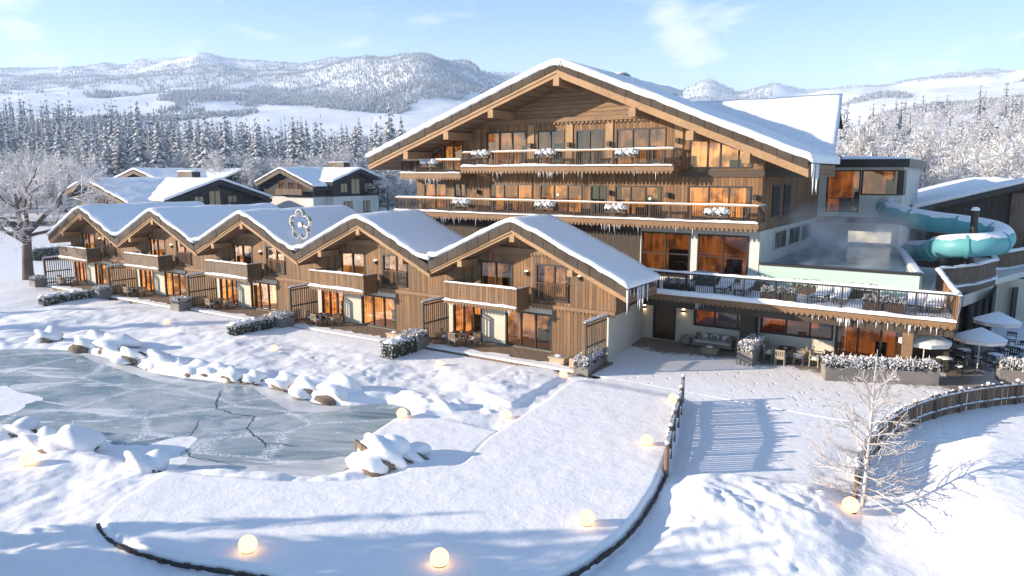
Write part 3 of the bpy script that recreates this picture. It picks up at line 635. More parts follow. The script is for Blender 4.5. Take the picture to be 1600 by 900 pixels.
# ------------------------------------------------------------------ the five gabled lodges
APEX = [-74.66, -62.0, -49.3, -36.4, -23.57]; DZ = [-.55, -.48, -.33, -.2, 0.0]; BACK = [48.1, 48.0, 46.2, 41.4, 39.4]
LAB = ['leftmost timber lodge of the row, next to the bare frosted tree', 'second timber lodge from the left, behind a long clipped hedge',
       'middle timber lodge of the row, left of the flower sculpture', 'fourth timber lodge from the left, right of the flower sculpture',
       'rightmost and nearest timber lodge, with icicles at its right eave']
F = 37.0
def lodge(i):
    a = APEX[i]; d = DZ[i]; last = i == 4; first = i == 0
    t = thing('lodge', LAB[i], 'lodge', (a, F, d - .02), group='gabled timber lodges in a row')
    hl = (APEX[i] - APEX[i - 1]) / 2 if i else 6.9
    hr = (APEX[i + 1] - APEX[i]) / 2 if not last else 7.55
    wl = hl if i else 6.1; wr = hr if not last else 6.08
    sl = .448
    sof = lambda x: 7.36 + d - sl * abs(x - a)          # soffit line
    X = lambda x: a + x
    B = lambda z: z + d
    up = [(X(-3.6), X(-1.1), B(3.12), B(5.45)), (X(.66), X(3.0), B(3.3), B(5.52))]
    gl = [(X(-5.85), X(-3.5), B(.16), B(2.42)), (X(-1.62), X(1.75), B(.16), B(2.42))]
    mb = MB(); mb.cur = 0
    facade(mb, a - wl, a + wr, B(3.0), lambda x: sof(x) + .2, up, F, (a,))
    facade(mb, X(1.82), X(5.5) if last else a + wr, B(-.6), lambda x: B(3.0), [], F + .02)
    yb = BACK[i] - .5
    mb.quad((a - wl, F, B(-.8)), (a - wl, yb, B(-.8)), (a - wl, yb, sof(a - wl) + .2), (a - wl, F, sof(a - wl) + .2))
    zb0 = B(2.9) if last else B(-.8); mb.quad((a + wr, F, zb0), (a + wr, yb, zb0), (a + wr, yb, sof(a + wr) + .2), (a + wr, F, sof(a + wr) + .2))
    facade(mb, a - wl, a + wr, B(2.9) if last else B(-.8), lambda x: sof(x) + .2, [], yb, (a,))
    mb.cur = 1; facade(mb, a - wl, X(1.82), B(-.6), lambda x: B(3.0), gl, F + .05)
    mb.cur = 2; mb.box(a - wl, X(1.82), F - .01, F + .045, B(-.7), B(.16))
    mb.build('wall', [M['plank_lodge'], M['plaster'], M['stone']], t)
    ws = [1.6, 1.6, 1.5, 1.2, 1.1][i]
    window(t, *up[0], F, (.5,), None, [1.5, 1.5, 1.4, .7, .5][i], seed=i * 7 + 1); 
    window(t, *up[1], F, (.55,), None, [.8, .8, .9, .7, .6][i], seed=i * 7 + 2)
    window(t, *gl[0], F + .05, (.36, .7), None, ws * 1.25, tone=(1, .8, .6), seed=i * 7 + 3, depth=2.4)
    window(t, *gl[1], F + .05, (.34, .66), None, [1.5, 1.5, 1.6, 1.1, .7][i], seed=i * 7 + 4, depth=2.6)
    mb = MB(); rx0, rx1 = up[1][:2]                     # juliet rail before the right upper window
    for k in range(17): x = rx0 + .08 + (rx1 - rx0 - .16) * k / 16; mb.box(x - .022, x + .022, F - .1, F - .06, B(3.3), B(4.35))
    mb.bar((rx0, F - .08, B(4.38)), (rx1, F - .08, B(4.38)), .07, .06); mb.bar((rx0, F - .08, B(3.36)), (rx1, F - .08, B(3.36)), .05, .05)
    mb.build('railing', M['timber_dark'], t)
    mb = MB(); mb.box(a - wl, a + wr, F - .12, F - .003, B(2.86), B(3.08)); teeth(mb, a + .4, a + wr, F - .06, B(2.86), .14, .12); teeth(mb, a - wl, X(-5.4), F - .06, B(2.86), .14, .12)
    mb.build('string_course', M['timber_mid'], t)
    mb = MB(); mb.box(X(-2.55), X(2.55), F - .16, F - .003, B(6.1), B(6.42)); teeth(mb, X(-2.5), X(2.5), F - .1, B(6.1), .14, .13); mb.build('decorative_board', M['timber_mid'], t)
    # roof: boarded slab, barge boards, slate band, purlin ends, snow
    Y0 = 35.35; mb = MB(); zl, zr = sof(a - hl), sof(a + hr)
    P = [(a - hl, zl), (a, sof(a)), (a + hr, zr), (a + hr, zr + .5), (a, sof(a) + .5), (a - hl, zl + .5)]
    mb.prismy(P[:2] + [P[4], P[5]], Y0 + .095, BACK[i]); mb.prismy([P[1], P[2], P[3], P[4]], Y0 + .096, BACK[i])
    r = mb.build('roof', M['plank_h'], t)
    rake(r, [(a - hl, zl), (a, sof(a)), (a + hr, zr)], Y0, .33, .52, seed=i)
    for x, z in ((a, sof(a)), (X(-3.95), sof(X(-3.95))), (X(3.95), sof(X(3.95)))):
        mb = MB(); mb.box(x - .17, x + .17, Y0 - .05, F, z - .42, z - .02); mb.build('purlin', M['timber'], r)
    ex = .12
    xs = list(np.linspace(a - hl - (ex if first else .07), a + hr + (ex if last else .07), 56))
    zs = lambda x: 8.53 + d - sl * (math.sqrt((x - a) ** 2 + .12) - .1) + (0 if (first and x < a) or (last and x > a) else .30 * max(0, 1 - (min(abs(x - (a - hl)), abs(x - (a + hr)))) / .9) ** 2)
    roof_snow(r, xs, zs, Y0 - .12, BACK[i] + .1, .33, i)
    if last:
        xe = a + hr + .05; ze = sof(xe) + .75
        rs = random.Random(3)
        for k in range(15): icicle(r, xe + rs.uniform(-.04, .08), Y0 + rs.uniform(-.25, 2.6), ze - .02, rs.uniform(.5, 1.5) if k < 9 else rs.uniform(.2, .6), 40 + k)
    # balcony
    x0, x1, yf = X(-5.38), X(.25), 35.45
    mb = MB(); mb.box(x0, x1, yf, F - .125, B(2.75), B(2.98)); teeth(mb, x0, x1, yf - .002, B(2.8), .14, .16); teeth(mb, yf, F - .13, x1 + .03, B(2.8), .14, .16, along='y')
    bal = mb.build('balcony', M['timber_mid'], t)
    mb = MB()
    mb.box(x0, x1, yf + .02, yf + .08, B(2.981), B(4.0)); mb.box(x1 - .08, x1 - .02, yf + .08, F - .125, B(2.981), B(4.0)); mb.box(x0 + .02, x0 + .08, yf + .08, F - .125, B(2.981), B(4.0))
    mb.box(x0 - .03, x1 + .03, yf - .04, yf + .12, B(4.0), B(4.09)); mb.box(x1 - .12, x1 + .028, yf + .12, F - .126, B(4.0), B(4.088)); mb.box(x0 - .028, x0 + .12, yf + .12, F - .126, B(4.0), B(4.088))
    mb.cur = 1
    for f in (.23, .5, .77):
        xc = x0 + (x1 - x0) * f
        for zc, rr in ((3.72, .065), (3.52, .085), (3.32, .065)): mb.prismy([(xc - rr * .7, B(zc)), (xc, B(zc) - rr), (xc + rr * .7, B(zc)), (xc, B(zc) + rr)], yf + .012, yf + .05)  # dark diamond plates paint the shade inside carved cut-outs
    mb.build('parapet', [M['plank_grey'] if i < 3 else M['plank_lodge'], M['darkframe']], bal)
    mb = MB(); mb.snow((x0, yf + .04, B(4.09)), (x1, yf + .04, B(4.09)), .17, .10, i); mb.snow((x1 - .05, yf + .1, B(4.088)), (x1 - .05, F - .2, B(4.088)), .14, .06, i + 9)
    mb.snow((x0, yf - .05, B(2.93)), (x1 + .02, yf - .05, B(2.93)), .22, .16, i + 20); mb.build('snow_cap', M['snow_roof'], bal, True)
    icicle_row(bal, x0 + .2, x1 - .2, yf - .03, B(2.7), 5, .12, .35, i + 50)
    # slatted screen at the left of the terrace, a short one closes the row on the right
    for sx, on in ((X(-6.1), True), (X(5.55), last)):
        if not on: continue
        mb = MB(); y0, y1 = 34.35, F - .2
        for k in range(13): y = y0 + (y1 - y0) * k / 12; mb.box(sx - .02, sx + .02, y - .04, y + .04, B(.1), B(2.72))
        for z in (.25, 1.4, 2.6): mb.box(sx + .026, sx + .07, y0, y1, B(z), B(z + .12))
        mb.box(sx - .09, sx + .09, y0 - .2, y0 - .06, B(-.1), B(2.8)); mb.bar((sx, y0 - .2, B(2.85)), (sx, y1, B(2.85)), .2, .08)
        tr = mb.build('trellis', M['plank_grey'], t)
        mb = MB(); mb.snow((sx, y0 - .2, B(2.89)), (sx, y1, B(2.89)), .2, .12, i); mb.build('snow_cap', M['snow_roof'], tr, True)
    mb = MB(); mb.cur = 0; mb.box(X(-6.0), a + wr - .1, 34.55, F - .02, B(-.3), B(.1)); mb.cur = 1
    mb.box(X(-6.0), a + wr - .1, 34.0, 34.54, B(-.3), B(.02))
    mb.build('deck', [M['deck'], M['deck']], t)
    mb = MB(); rs = random.Random(i)
    n = 30
    pl = [(X(-5.9) + (a + wr - X(-5.9) - .3) * k / n, 34.02) for k in range(n + 1)] + [(X(-5.9) + (a + wr - X(-5.9) - .3) * (n - k) / n, 34.62 + .5 * rs.random() ** 2) for k in range(n + 1)]
    mb.prismz(pl, B(.02), B(.135)); mb.build('snow_patch', M['snow'], t)
    # small wall lamps
    for x in (X(.0), X(3.7)):
        mb = MB(); mb.cur = 0; mb.box(x - .08, x + .08, F - .16, F - .002, B(4.75), B(5.0)); mb.cur = 1; mb.box(x - .06, x + .06, F - .14, F - .02, B(5.001), B(5.04)); mb.build('wall_lamp', [M['darkframe'], M['bulb']], t)
    if last:                             # cream side wall running back to the restaurant
        mb = MB(); mb.prismz([(a + 5.46, 37.03), (a + 5.62, 37.03), (-19.05, 44.68), (-19.3, 44.68)], B(-.05), 2.85); mb.build('side_wall', M['plaster'], t)
        mb = MB(); mb.prismz([(a + 5.3, 37.05), (a + 6.02, 37.05), (-18.8, 44.6), (-19.25, 44.6)], 2.852, 3.1); mb.build('wall_cap', M['timber_dark'], t)
    return t
for i in range(5): lodge(i)

# ------------------------------------------------------------------ the big hotel
HV = 48.0; HA = -26.24
hotel = thing('hotel_building', 'large timber chalet hotel with broad snowy gable roof and balconies', 'hotel', (HA, HV, 3.4))
sofH = lambda x: 17.65 - (.346 * (HA - x) if x < HA else .405 * (x - HA))
holes_up = [(-34.5, -30.7, 11.55, 14.2), (-29.7, -27.3, 11.55, 14.17), (-26.3, -24.0, 11.55, 14.12), (-23.0, -19.2, 11.55, 14.1), (-38.9, -36.9, 11.15, 13.75)]
holes_mid = [(-34.2, -30.1, 7.95, 10.12), (-29.4, -25.7, 7.95, 10.12), (-25.0, -23.7, 7.95, 10.08), (-23.0, -19.4, 7.95, 10.06), (-17.5, -13.2, 7.95, 10.1), (-41.2, -38.7, 7.95, 10.12), (-37.9, -36.6, 7.95, 10.12)]
holes_low = [(-20.8, -17.2, 3.75, 6.85), (-16.65, -13.2, 3.75, 6.85)]
trap = (-17.5, -13.2, 11.3, 13.78, 12.2); tri = (-41.3, -39.1, 11.3, 12.0, 13.0)
mb = MB()
cut = [h for h in holes_up]
def zt_up(x): return min(sofH(x) + .25, 15.0)
mb.cur = 0
facade(mb, -42.0, -18.0, 10.9, zt_up, cut + [(tri[0], tri[1], tri[2], 13.0)], HV, (HA, HA - 7.2, HA + 6.2)); 
facade(mb, -18.0, -12.5, 10.9, lambda x: sofH(x) + .25, [(trap[0], trap[1], trap[2], 13.78)], HV)
mb.quad((trap[0], HV, 13.78), (trap[0], HV, 13.78), (trap[1], HV, 12.2), (trap[1], HV, 13.0))   # board wedge above the sloping window
mb.add([(tri[0], HV, 12.0), (tri[1], HV, 13.0), (tri[0], HV, 13.0)], [(0, 1, 2)])
facade(mb, -42.0, -12.5, 7.2, lambda x: 10.9, holes_mid, HV)
mb.quad((-42, HV, 3), (-42, 64, 3), (-42, 64, sofH(-42) + .2), (-42, HV, sofH(-42) + .2))
mb.quad((-12.5, HV, 7.2), (-12.5, 66, 7.2), (-12.5, 66, sofH(-12.5) + .2), (-12.5, HV, sofH(-12.5) + .2))
facade(mb, -42.0, -12.5, 3, lambda x: sofH(x), [], 66, (HA,))
mb.cur = 1; facade(mb, -42.0, -20.9, 2.5, lambda x: 7.2, [], HV + .02)
mb.cur = 2; facade(mb, -20.9, -12.5, 2.5, lambda x: 7.2, holes_low, HV + .02); mb.quad((-12.5, HV, 2.5), (-12.5, 66, 2.5), (-12.5, 66, 7.2), (-12.5, HV, 7.2))
mb.cur = 3; facade(mb, HA - 7.6, HA + 6.8, 15.0, lambda x: sofH(x) + .3, [], HV - .03, (HA,))
mb.build('wall', [M['plank'], M['plank_dark'], M['render'], M['plank_h']], hotel)
for k, h in enumerate(holes_up): window(hotel, *h, HV, (.34, .66) if h[1] - h[0] > 3 else (.5,), None, [.6, .22, .15, .6, .6][k], tone=(1, .85, .75), seed=60 + k, depth=2.2)
for k, h in enumerate(holes_mid):
    window(hotel, *h, HV, (.34, .66) if h[1] - h[0] > 3 else (.5,), None, [.9, 1.0, .0, .75, 1.15, .7, .35][k], tone=(1, .9, .7), seed=70 + k, depth=2.2)
window(hotel, trap[0], trap[1], trap[2], trap[3], HV, (.3, .5, .78), None, 1.5, seed=81, top=trap[4], depth=2.6)
window(hotel, tri[0], tri[1], tri[2], tri[3], HV, (.5,), None, 1.0, seed=82, top=tri[4])
for k, h in enumerate(holes_low): window(hotel, *h, HV + .02, (.5,), .52, .26, tone=(1, .75, .6), seed=90 + k, depth=3.0)
mb = MB(); mb.box(HA - 9.3, HA + 7.4, HV - .3, HV - .04, 14.75, 15.08); teeth(mb, HA - 9.2, HA + 7.3, HV - .2, 14.75, .2, .18, step=.34); mb.build('decorative_board', M['timber_mid'], hotel)
mb = MB(); mb.box(-18.0, -12.45, HV - .1, HV - .003, 10.72, 11.22); mb.box(-12.497, -12.4, HV - .1, 66, 10.72, 11.22); mb.build('string_course', M['timber_dark'], hotel)
for x in (-30.2, -26.8, -23.5, -18.25, -35.3, -12.75):
    mb = MB(); mb.box(x - .28, x + .28, HV - .09, HV - .004, 11.5, min(14.7, sofH(x))); mb.build('pilaster', M['timber'] if x != -35.3 else M['timber_mid'], hotel)
for x, z in ((-30.2, 12.9), (-26.8, 12.9), (-23.5, 12.9), (-18.3, 13.0), (-18.9, 9.3), (-12.9, 9.25), (-35.4, 9.3), (-24.1 + .7, 9.4)):
    mb = MB(); mb.box(x - .12, x + .12, HV - .32, HV - .092, z, z + .35); mb.build('wall_lamp', M['darkframe'], hotel)
for k in range(3):                       # side windows by the pool
    y0 = 51.5 + k * 4.3
    mb = MB(); mb.box(-12.49, -12.4, y0, y0 + 3.4, 5.6, 7.0); mb.cur = 1; mb.box(-12.4, -12.385, y0 + .12, y0 + 1.62, 5.72, 6.88); mb.box(-12.4, -12.385, y0 + 1.78, y0 + 3.28, 5.72, 6.88); mb.build('side_window', [M['plaster'], M['dark_room']], hotel)
for k in range(2):
    y0 = 50.5 + k * 3.2; mb = MB(); mb.box(-12.49, -12.43, y0, y0 + 1.9, 8.0, 10.2); mb.cur = 1; mb.box(-12.43, -12.41, y0 + .1, y0 + 1.8, 8.1, 10.1); mb.build('side_window', [M['darkframe'], M['dark_room']], hotel)
# roof
RY0 = 45.0; mb = MB(); L_, R_ = -44.75, -9.15; zl, zr, za = sofH(L_), sofH(R_), sofH(HA)
mb.prismy([(L_, zl), (HA, za), (HA, za + .8), (L_, zl + .8)], RY0 + .1, 68); mb.prismy([(HA, za), (R_, zr), (R_, zr + .8), (HA, za + .8)], RY0 + .101, 53.4)
roof = mb.build('roof', M['plank_h'], hotel)
rake(roof, [(L_, zl), (HA, za), (R_, zr)], RY0, .52, .62, tile=.92, seed=3)
for x in (HA, -31.9, -36.2, -40.45, -20.4, -16.4, -12.8):
    z = sofH(x); mb = MB(); mb.box(x - .24, x + .24, RY0 - .1, HV, z - .62, z - .02); mb.build('purlin', M['timber'], roof)
zsH = lambda x: 19.02 - ((.346 if x < HA else .405) * (math.sqrt((x - HA) ** 2 + .3) - .2))
roof_snow(roof, np.linspace(L_ - .15, HA + .5, 62), zsH, RY0 - .16, 68.2, .5, 21); roof_snow(roof, np.linspace(HA + .25, R_ + .25, 60), zsH, RY0 - .16, 53.6, .5, 21)
rs = random.Random(5)
for k in range(14): icicle(roof, R_ + .2 + rs.uniform(-.05, .08), RY0 + rs.uniform(-.2, 1.6), zr + .75, rs.uniform(.5, 1.9), 300 + k)
# the cross gable behind, its broad slope turned to the front
mb = MB(); mb.prismz([(-24, 52.9), (-9.3, 52.9), (-10.2, 62), (-24, 62)], 11.9, 12.3)
mb.add([(-24, 53, 12.1), (-9.25, 53, 12.1), (-10.7, 62, 16.6), (-24, 62, 16.6), (-24, 66, 14.6), (-10.9, 66, 14.6)], [(0, 1, 2, 3), (3, 2, 5, 4)])
mb.add([(-9.4, 53.2, 11.9), (-10.8, 62, 11.9), (-10.8, 62, 16.4), (-9.4, 53.2, 12.1)], [(0, 1, 2, 3)])
cg = mb.build('cross_roof', M['charcoal'], hotel)
nx_, ny_ = 40, 26; A = np.zeros((ny_, nx_, 3))
for j in range(ny_):
    tv = -.02 + 1.02 * j / (ny_ - 1)
    for k in range(nx_):
        s = k / (nx_ - 1); x0, x1 = -24.0, -9.1 + (-10.5 + 9.1) * tv
        A[j, k] = (x0 + (x1 - x0) * s, 52.8 + 9.4 * tv, 12.5 + 4.6 * tv)
A[:, :, 2] += .07 * fbm(A[:, :, 0] * .5, A[:, :, 1] * .5, 3)
base_ = A.copy(); base_[:, :, 2] -= .0
edge = A[0:1].copy(); edge[:, :, 2] -= .5; edge[:, :, 1] += .1
back = A[-1:].copy(); back[:, :, 2] -= .5
A = np.concatenate([edge, A, back], 0); rgt = A[:, -1:].copy(); rgt[:, :, 2] -= .5; A = np.concatenate([A, rgt], 1)
so = npmesh('snow_cover', (A - np.array(OFF[cg.name])).reshape(-1, 3), grid_faces(*A.shape[:2]), [M['snow_roof']], None, True, cg); OFF[so.name] = OFF[cg.name]
rs = random.Random(15)
for k in range(7): icicle(cg, -9.3 + rs.uniform(-.6, .1), 52.75, 12.1, rs.uniform(.3, .9), 340 + k)
mb = MB(); mb.cur = 0; mb.box(-27.3, -26.4, 56.2, 57.3, 16.5, 18.95); mb.cur = 1; mb.box(-27.4, -26.3, 56.05, 57.45, 18.95, 19.1); ch = mb.build('chimney', [M['plank_grey'], M['metal']], hotel)
mb = MB(); mb.blob((-26.85, 56.75, 19.12), (.62, .75, .22), .05, 3, flat=0); mb.build('snow_cap', M['snow_roof'], ch, True)
# balconies
def hotel_balcony(x0, x1, yf, zs, zr, nici, seed, ends=(True, True)):
    mb = MB(); mb.box(x0, x1, yf, HV - .11, zs - .28, zs); mb.box(x0 - .05, x1 + .05, yf - .08, yf - .003, zs - .42, zs - .02); teeth(mb, x0, x1, yf - .09, zs - .4, .18, .2, step=.3)
    if ends[1]: mb.box(x1 + .003, x1 + .08, yf, HV - .2, zs - .42, zs - .02)
    b = mb.build('balcony', M['timber_mid'], hotel)
    pts = [(x0 + .06, yf + .08), (x1 - .06, yf + .08)]
    if ends[0]: pts = [(x0 + .06, HV - .2)] + pts
    if ends[1]: pts = pts + [(x1 - .06, HV - .2)]
    rail(b, pts, zs, zr, gap=.16, mat='timber_dark', bw=.04)
    mb = MB(); mb.snow((x0, yf - .08, zs - .04), (x1, yf - .08, zs - .04), .26, .17, seed); mb.build('snow_cap', M['snow_roof'], b, True); mb = MB(); mb.snow((x0 + .2, yf + .5, zs), (x1 - .2, yf + .5, zs), .8, .07, seed + 1); mb.build('snow_patch', M['snow_roof'], b, True)
    icicle_row(b, x0 + .3, x1 - .3, yf - .1, zs - .5, nici, .2, .65, seed)
    return b
hotel_balcony(-35.75, -17.95, 46.3, 11.52, 12.58, 34, 11)
hotel_balcony(-42.3, -35.85, 46.35, 11.0, 12.02, 16, 12)
hotel_balcony(-43.1, -12.2, 46.3, 7.85, 8.9, 30, 13)

# ------------------------------------------------------------------ raised terrace with the restaurant under it
ter = thing('terrace', 'raised snowy sun terrace over the restaurant with black railing and icicles', 'terrace', (-10, 44.7, 0))
mb = MB(); TV = 42.5
mb.cur = 0; mb.box(-19.2, -1.05, TV, HV - .01, 3.12, 3.5)
mb.cur = 1; mb.box(-19.2, -1.02, TV - .12, TV - .003, 3.1, 3.46); teeth(mb, -19.2, -1.05, TV - .125, 3.2, .18, .2, step=.3)
mb.cur = 2; mb.box(-19.2, -1.1, TV + .12, TV + .5, 2.6, 3.118); mb.box(-1.5, -1.1, TV + .5, 52, 2.6, 3.118)
mb.cur = 1; mb.box(-1.05 + .003, -.93, TV, 43.5, 3.1, 3.46)
mb.cur = 0; mb.prismz([(-12.4, HV + .0), (-1.05, HV), (-1.05, 50.4), (-2.6, 66), (-12.4, 66)], 3.0, 3.5)
slab = mb.build('slab', [M['render'], M['timber_mid'], M['slate']], ter)
mb = MB(); mb.snow((-19.1, TV - .1, 3.46), (-1.0, TV - .1, 3.46), .34, .24, 91); mb.build('snow_cap', M['snow_roof'], slab, True)
icicle_row(slab, -12.5, -1.3, TV - .13, 3.02, 34, .12, .55, 92); icicle_row(slab, -18.6, -14, TV - .13, 3.02, 5, .15, .4, 93)
nx_, ny_ = 120, 40; gx_ = np.linspace(-19.1, -1.1, nx_); gy_ = np.linspace(TV + .05, HV - .05, ny_); A = np.stack(np.meshgrid(gx_, gy_) + [np.zeros((ny_, nx_))], -1)
A[:, :, 2] = 3.56 + .10 * np.abs(fbm(A[:, :, 0] * 1.3, A[:, :, 1] * 1.3, 3))
so = npmesh('snow_floor', (A - np.array(OFF[ter.name])).reshape(-1, 3), grid_faces(ny_, nx_), [M['snow']], None, True, ter)
mb = MB(); mb.prismz([(-2.9, HV + .05), (-1.1, HV + .05), (-1.1, 50.3), (-2.6, 65.9), (-2.9, 65.9)], 3.501, 3.62); mb.build('snow_floor', M['snow'], ter)
rail(ter, [(-19.0, TV + .1), (-1.12, TV + .1)], 3.5, 4.82, gap=.13, mat='metal', top='metal', snowh=.12, post=1.8, bw=.03)
mb = MB(); PE = touv(at(1466, 421, 4.85)); mb.prismz([(-1.12, TV + .02), (-.98, TV), (PE[0] + .07, PE[1]), (PE[0] - .07, PE[1])], 3.5, 4.82); par = mb.build('parapet', M['plank'], ter)
mb = MB(); mb.snow((-1.04, TV, 4.82), (PE[0], PE[1], 4.82), .3, .16, 95); mb.build('snow_cap', M['snow_roof'], par, True)
rv = 44.7; rh = [(-18.35, -16.8, .02, 2.5), (-15.55, -12.5, 1.2, 2.5), (-11.3, -7.15, 1.25, 2.52), (-7.0, -3.5, .05, 2.55)]
mb = MB(); mb.cur = 0; facade(mb, -19.4, -3.4, -.05, lambda x: 3.118, rh, rv); mb.cur = 1; mb.box(-3.4, -1.3, rv + 1.5, rv + 1.6, -.05, 3.118)
mb.quad((-3.4, rv, 0), (-3.4, rv + 1.5, 0), (-3.4, rv + 1.5, 3.118), (-3.4, rv, 3.118)); mb.build('wall', [M['plaster'], M['dark_room']], ter)
window(ter, *rh[0], rv, (), None, 0.02, seed=201, name='door', furn=False)
window(ter, *rh[1], rv, (.44, .92), None, .3, tone=(1, .55, .4), seed=202, depth=3)
window(ter, *rh[2], rv, (.36, .69), None, .3, tone=(1, .6, .42), seed=203, depth=3)
window(ter, *rh[3], rv, (.34, .68), None, .28, tone=(1, .65, .45), seed=204, depth=3)
for k in range(3):
    window(ter, -1.25, -.9 + 0, .05, 2.55, rv + 3 + k, (), None, .3, seed=210 + k) if False else None
mb = MB(); mb.box(-12.35, -11.45, TV + 1.4, rv + .05, 0, 2.598); mb.build('pillar', M['timber_dark'], ter)
mb = MB(); mb.box(-3.4, -2.88, TV + .1, TV + .52, 0, 2.598); mb.build('post', M['timber_mid'], ter)
for x in (-19.0, -16.25):
    mb = MB(); mb.cur = 0; mb.box(x - .09, x + .09, rv - .2, rv - .003, 1.95, 2.15); mb.cur = 1; mb.box(x - .07, x + .07, rv - .18, rv - .02, 1.93, 1.949); mb.box(x - .07, x + .07, rv - .18, rv - .02, 2.151, 2.17)
    mb.build('wall_lamp', [M['darkframe'], M['bulb']], ter)

# ------------------------------------------------------------------ heated pool and the block behind it
PV0, PV1 = 48.0, 66.0
pl = thing('swimming_pool', 'steaming outdoor infinity pool with mint glass front above the terrace', 'pool', (-8, 50, 3.5))
mb = MB(); mb.cur = 0; mb.box(-13.3 + .85, -3.2, PV0 + .02, PV0 + .3, 3.5, 5.02); mb.cur = 1; mb.box(-12.4, -3.1, PV0 - .05, PV0 + .38, 5.021, 5.16)
mb.cur = 2; mb.prismz([(-3.6, PV0 + .32), (-3.1, PV0 + .32), (-5.7, PV1), (-6.4, PV1)], 3.5, 5.12)
mb.build('basin', [M['mint'], M['metal'], M['render']], pl)
mb = MB(); mb.prismz([(-12.38, PV0 + .31), (-3.61, PV0 + .31), (-6.41, PV1), (-12.38, PV1)], 4.6, 4.95); mb.build('water', M['water'], pl)
mb = MB(); mb.snow((-3.3, PV0 + .5, 5.12), (-5.95, PV1 - 1, 5.12), .4, .08, 8); mb.build('snow_cap', M['snow_roof'], pl, True)
pb = thing('pool_building', 'flat-roofed pale rendered block with large window behind the steaming pool', 'building', (-10, PV1, 3.5))
ph = [(-11.85, -9.3, 7.75, 11.2), (-9.2, -6.5, 9.2, 11.2)]; nh = (-10.1, -6.75, 5.15, 6.15)
mb = MB(); mb.cur = 0; facade(mb, -16, -6.15, 7.35, lambda x: 11.45, ph, PV1); facade(mb, -16, -6.15, 3.5, lambda x: 6.9, [nh], PV1 + .35)
mb.quad((-6.15, PV1, 3.5), (-6.15, 80, 3.5), (-6.15, 80, 11.45), (-6.15, PV1, 11.45)); mb.quad((-16, 80, 3.5), (-6.15, 80, 3.5), (-6.15, 80, 11.45), (-16, 80, 11.45))
mb.build('wall', M['render'], pb)
mb = MB(); mb.box(-16, -6.1, PV1 - .1, PV1 + .36, 6.9, 7.35); mb.build('band', M['darkframe'], pb)
window(pb, *ph[0], PV1, (), .33, .35, tone=(1, .72, .5), seed=301, depth=3); window(pb, *ph[1], PV1, (), None, .35, tone=(1, .72, .5), seed=302, depth=3)
mb = MB(); mb.box(-6.49, -6.12, PV1 - .04, PV1 + 2, 9.2, 11.2); mb.build('corner_post', M['darkframe'], pb)
mb = MB(); mb.box(nh[0], nh[1], PV1 + 1.2, PV1 + 1.3, nh[2], nh[3]); mb.build('lit_niche', M['niche'], pb)
mb = MB(); mb.box(-16.4, -5.75, PV1 - .7, 80.5, 11.45, 12.1); rf = mb.build('roof', M['darkframe'], pb)
mb = MB(); mb.blob((-11.0, 73.2, 12.1), (5.45, 7.7, .38), .0, 2, 40, 16, flat=0); mb.build('snow_cover', M['snow_roof'], rf, True)
# water slide: a tube in bolted lengths that loops round on its posts
def on_v(x, y, v):
    a = (x - 800) / FPX; b = -(y - 450) / FPX; r = np.array([a, math.cos(PITCH) + b * math.sin(PITCH), -math.sin(PITCH) + b * math.cos(PITCH)])
    t = v / float(r @ V); p = r * t; return (float(p @ U), v, float(p[2] + CAMH))
sl_pts = [on_v(1383, 322, 66.2), on_v(1392, 330, 64.8), on_v(1415, 339, 63.6), on_v(1455, 347, 62.6), on_v(1505, 354, 61.6), on_v(1545, 361, 60.4), on_v(1567, 370, 58.6), on_v(1560, 380, 56.8), on_v(1530, 384, 55.6), on_v(1495, 385, 55.4),
          on_v(1468, 387, 56.4), on_v(1460, 390, 58.5), on_v(1452, 392, 61), on_v(1420, 393, 63.5)]
P3 = [np.array(p) for p in sl_pts]; dense = []
for i in range(len(P3) - 1):
    p0, p1, p2, p3 = P3[max(i - 1, 0)], P3[i], P3[i + 1], P3[min(i + 2, len(P3) - 1)]
    for j in range(7):
        t = j / 7; dense.append(.5 * ((2 * p1) + (-p0 + p2) * t + (2 * p0 - 5 * p1 + 4 * p2 - p3) * t * t + (-p0 + 3 * p1 - 3 * p2 + p3) * t ** 3))
dense.append(P3[-1])
sl = thing('water_slide', 'teal tube water slide looping from the pool building onto dark posts', 'water slide', tuple(P3[8]))
mb = MB(); mb.tube(dense, .72, 22); tube_ = mb.build('tube', M['teal'], sl, True)
for i in range(5, len(dense) - 3, 11):
    d = dense[i + 1] - dense[i - 1]; d /= np.linalg.norm(d); mb = MB(); mb.tube([dense[i] - d * .09, dense[i] + d * .09], .80, 22); mb.build('flange', M['teal'], tube_)
cap_n = 9; rows_ = []                    # snow lying along the top of the tube
for i in range(2, len(dense) - 1):
    d = dense[min(i + 1, len(dense) - 1)] - dense[i - 1]; d /= np.linalg.norm(d); s_ = np.cross(d, (0, 0, 1)); s_ /= np.linalg.norm(s_)
    w_ = .82 + .12 * math.sin(i * .9) + .06 * math.sin(i * 2.3)
    rows_.append([dense[i] + s_ * math.sin(w_ * (k / 4 - 1)) * .73 + np.array((0, 0, 1)) * math.cos(w_ * (k / 4 - 1)) * (.73 + .10 * (1 - (k / 4 - 1) ** 2)) for k in range(cap_n)])
A = np.array(rows_); so = npmesh('snow_cap', (A - np.array(OFF[sl.name])).reshape(-1, 3), grid_faces(*A.shape[:2]), [M['snow_roof']], None, True, tube_)
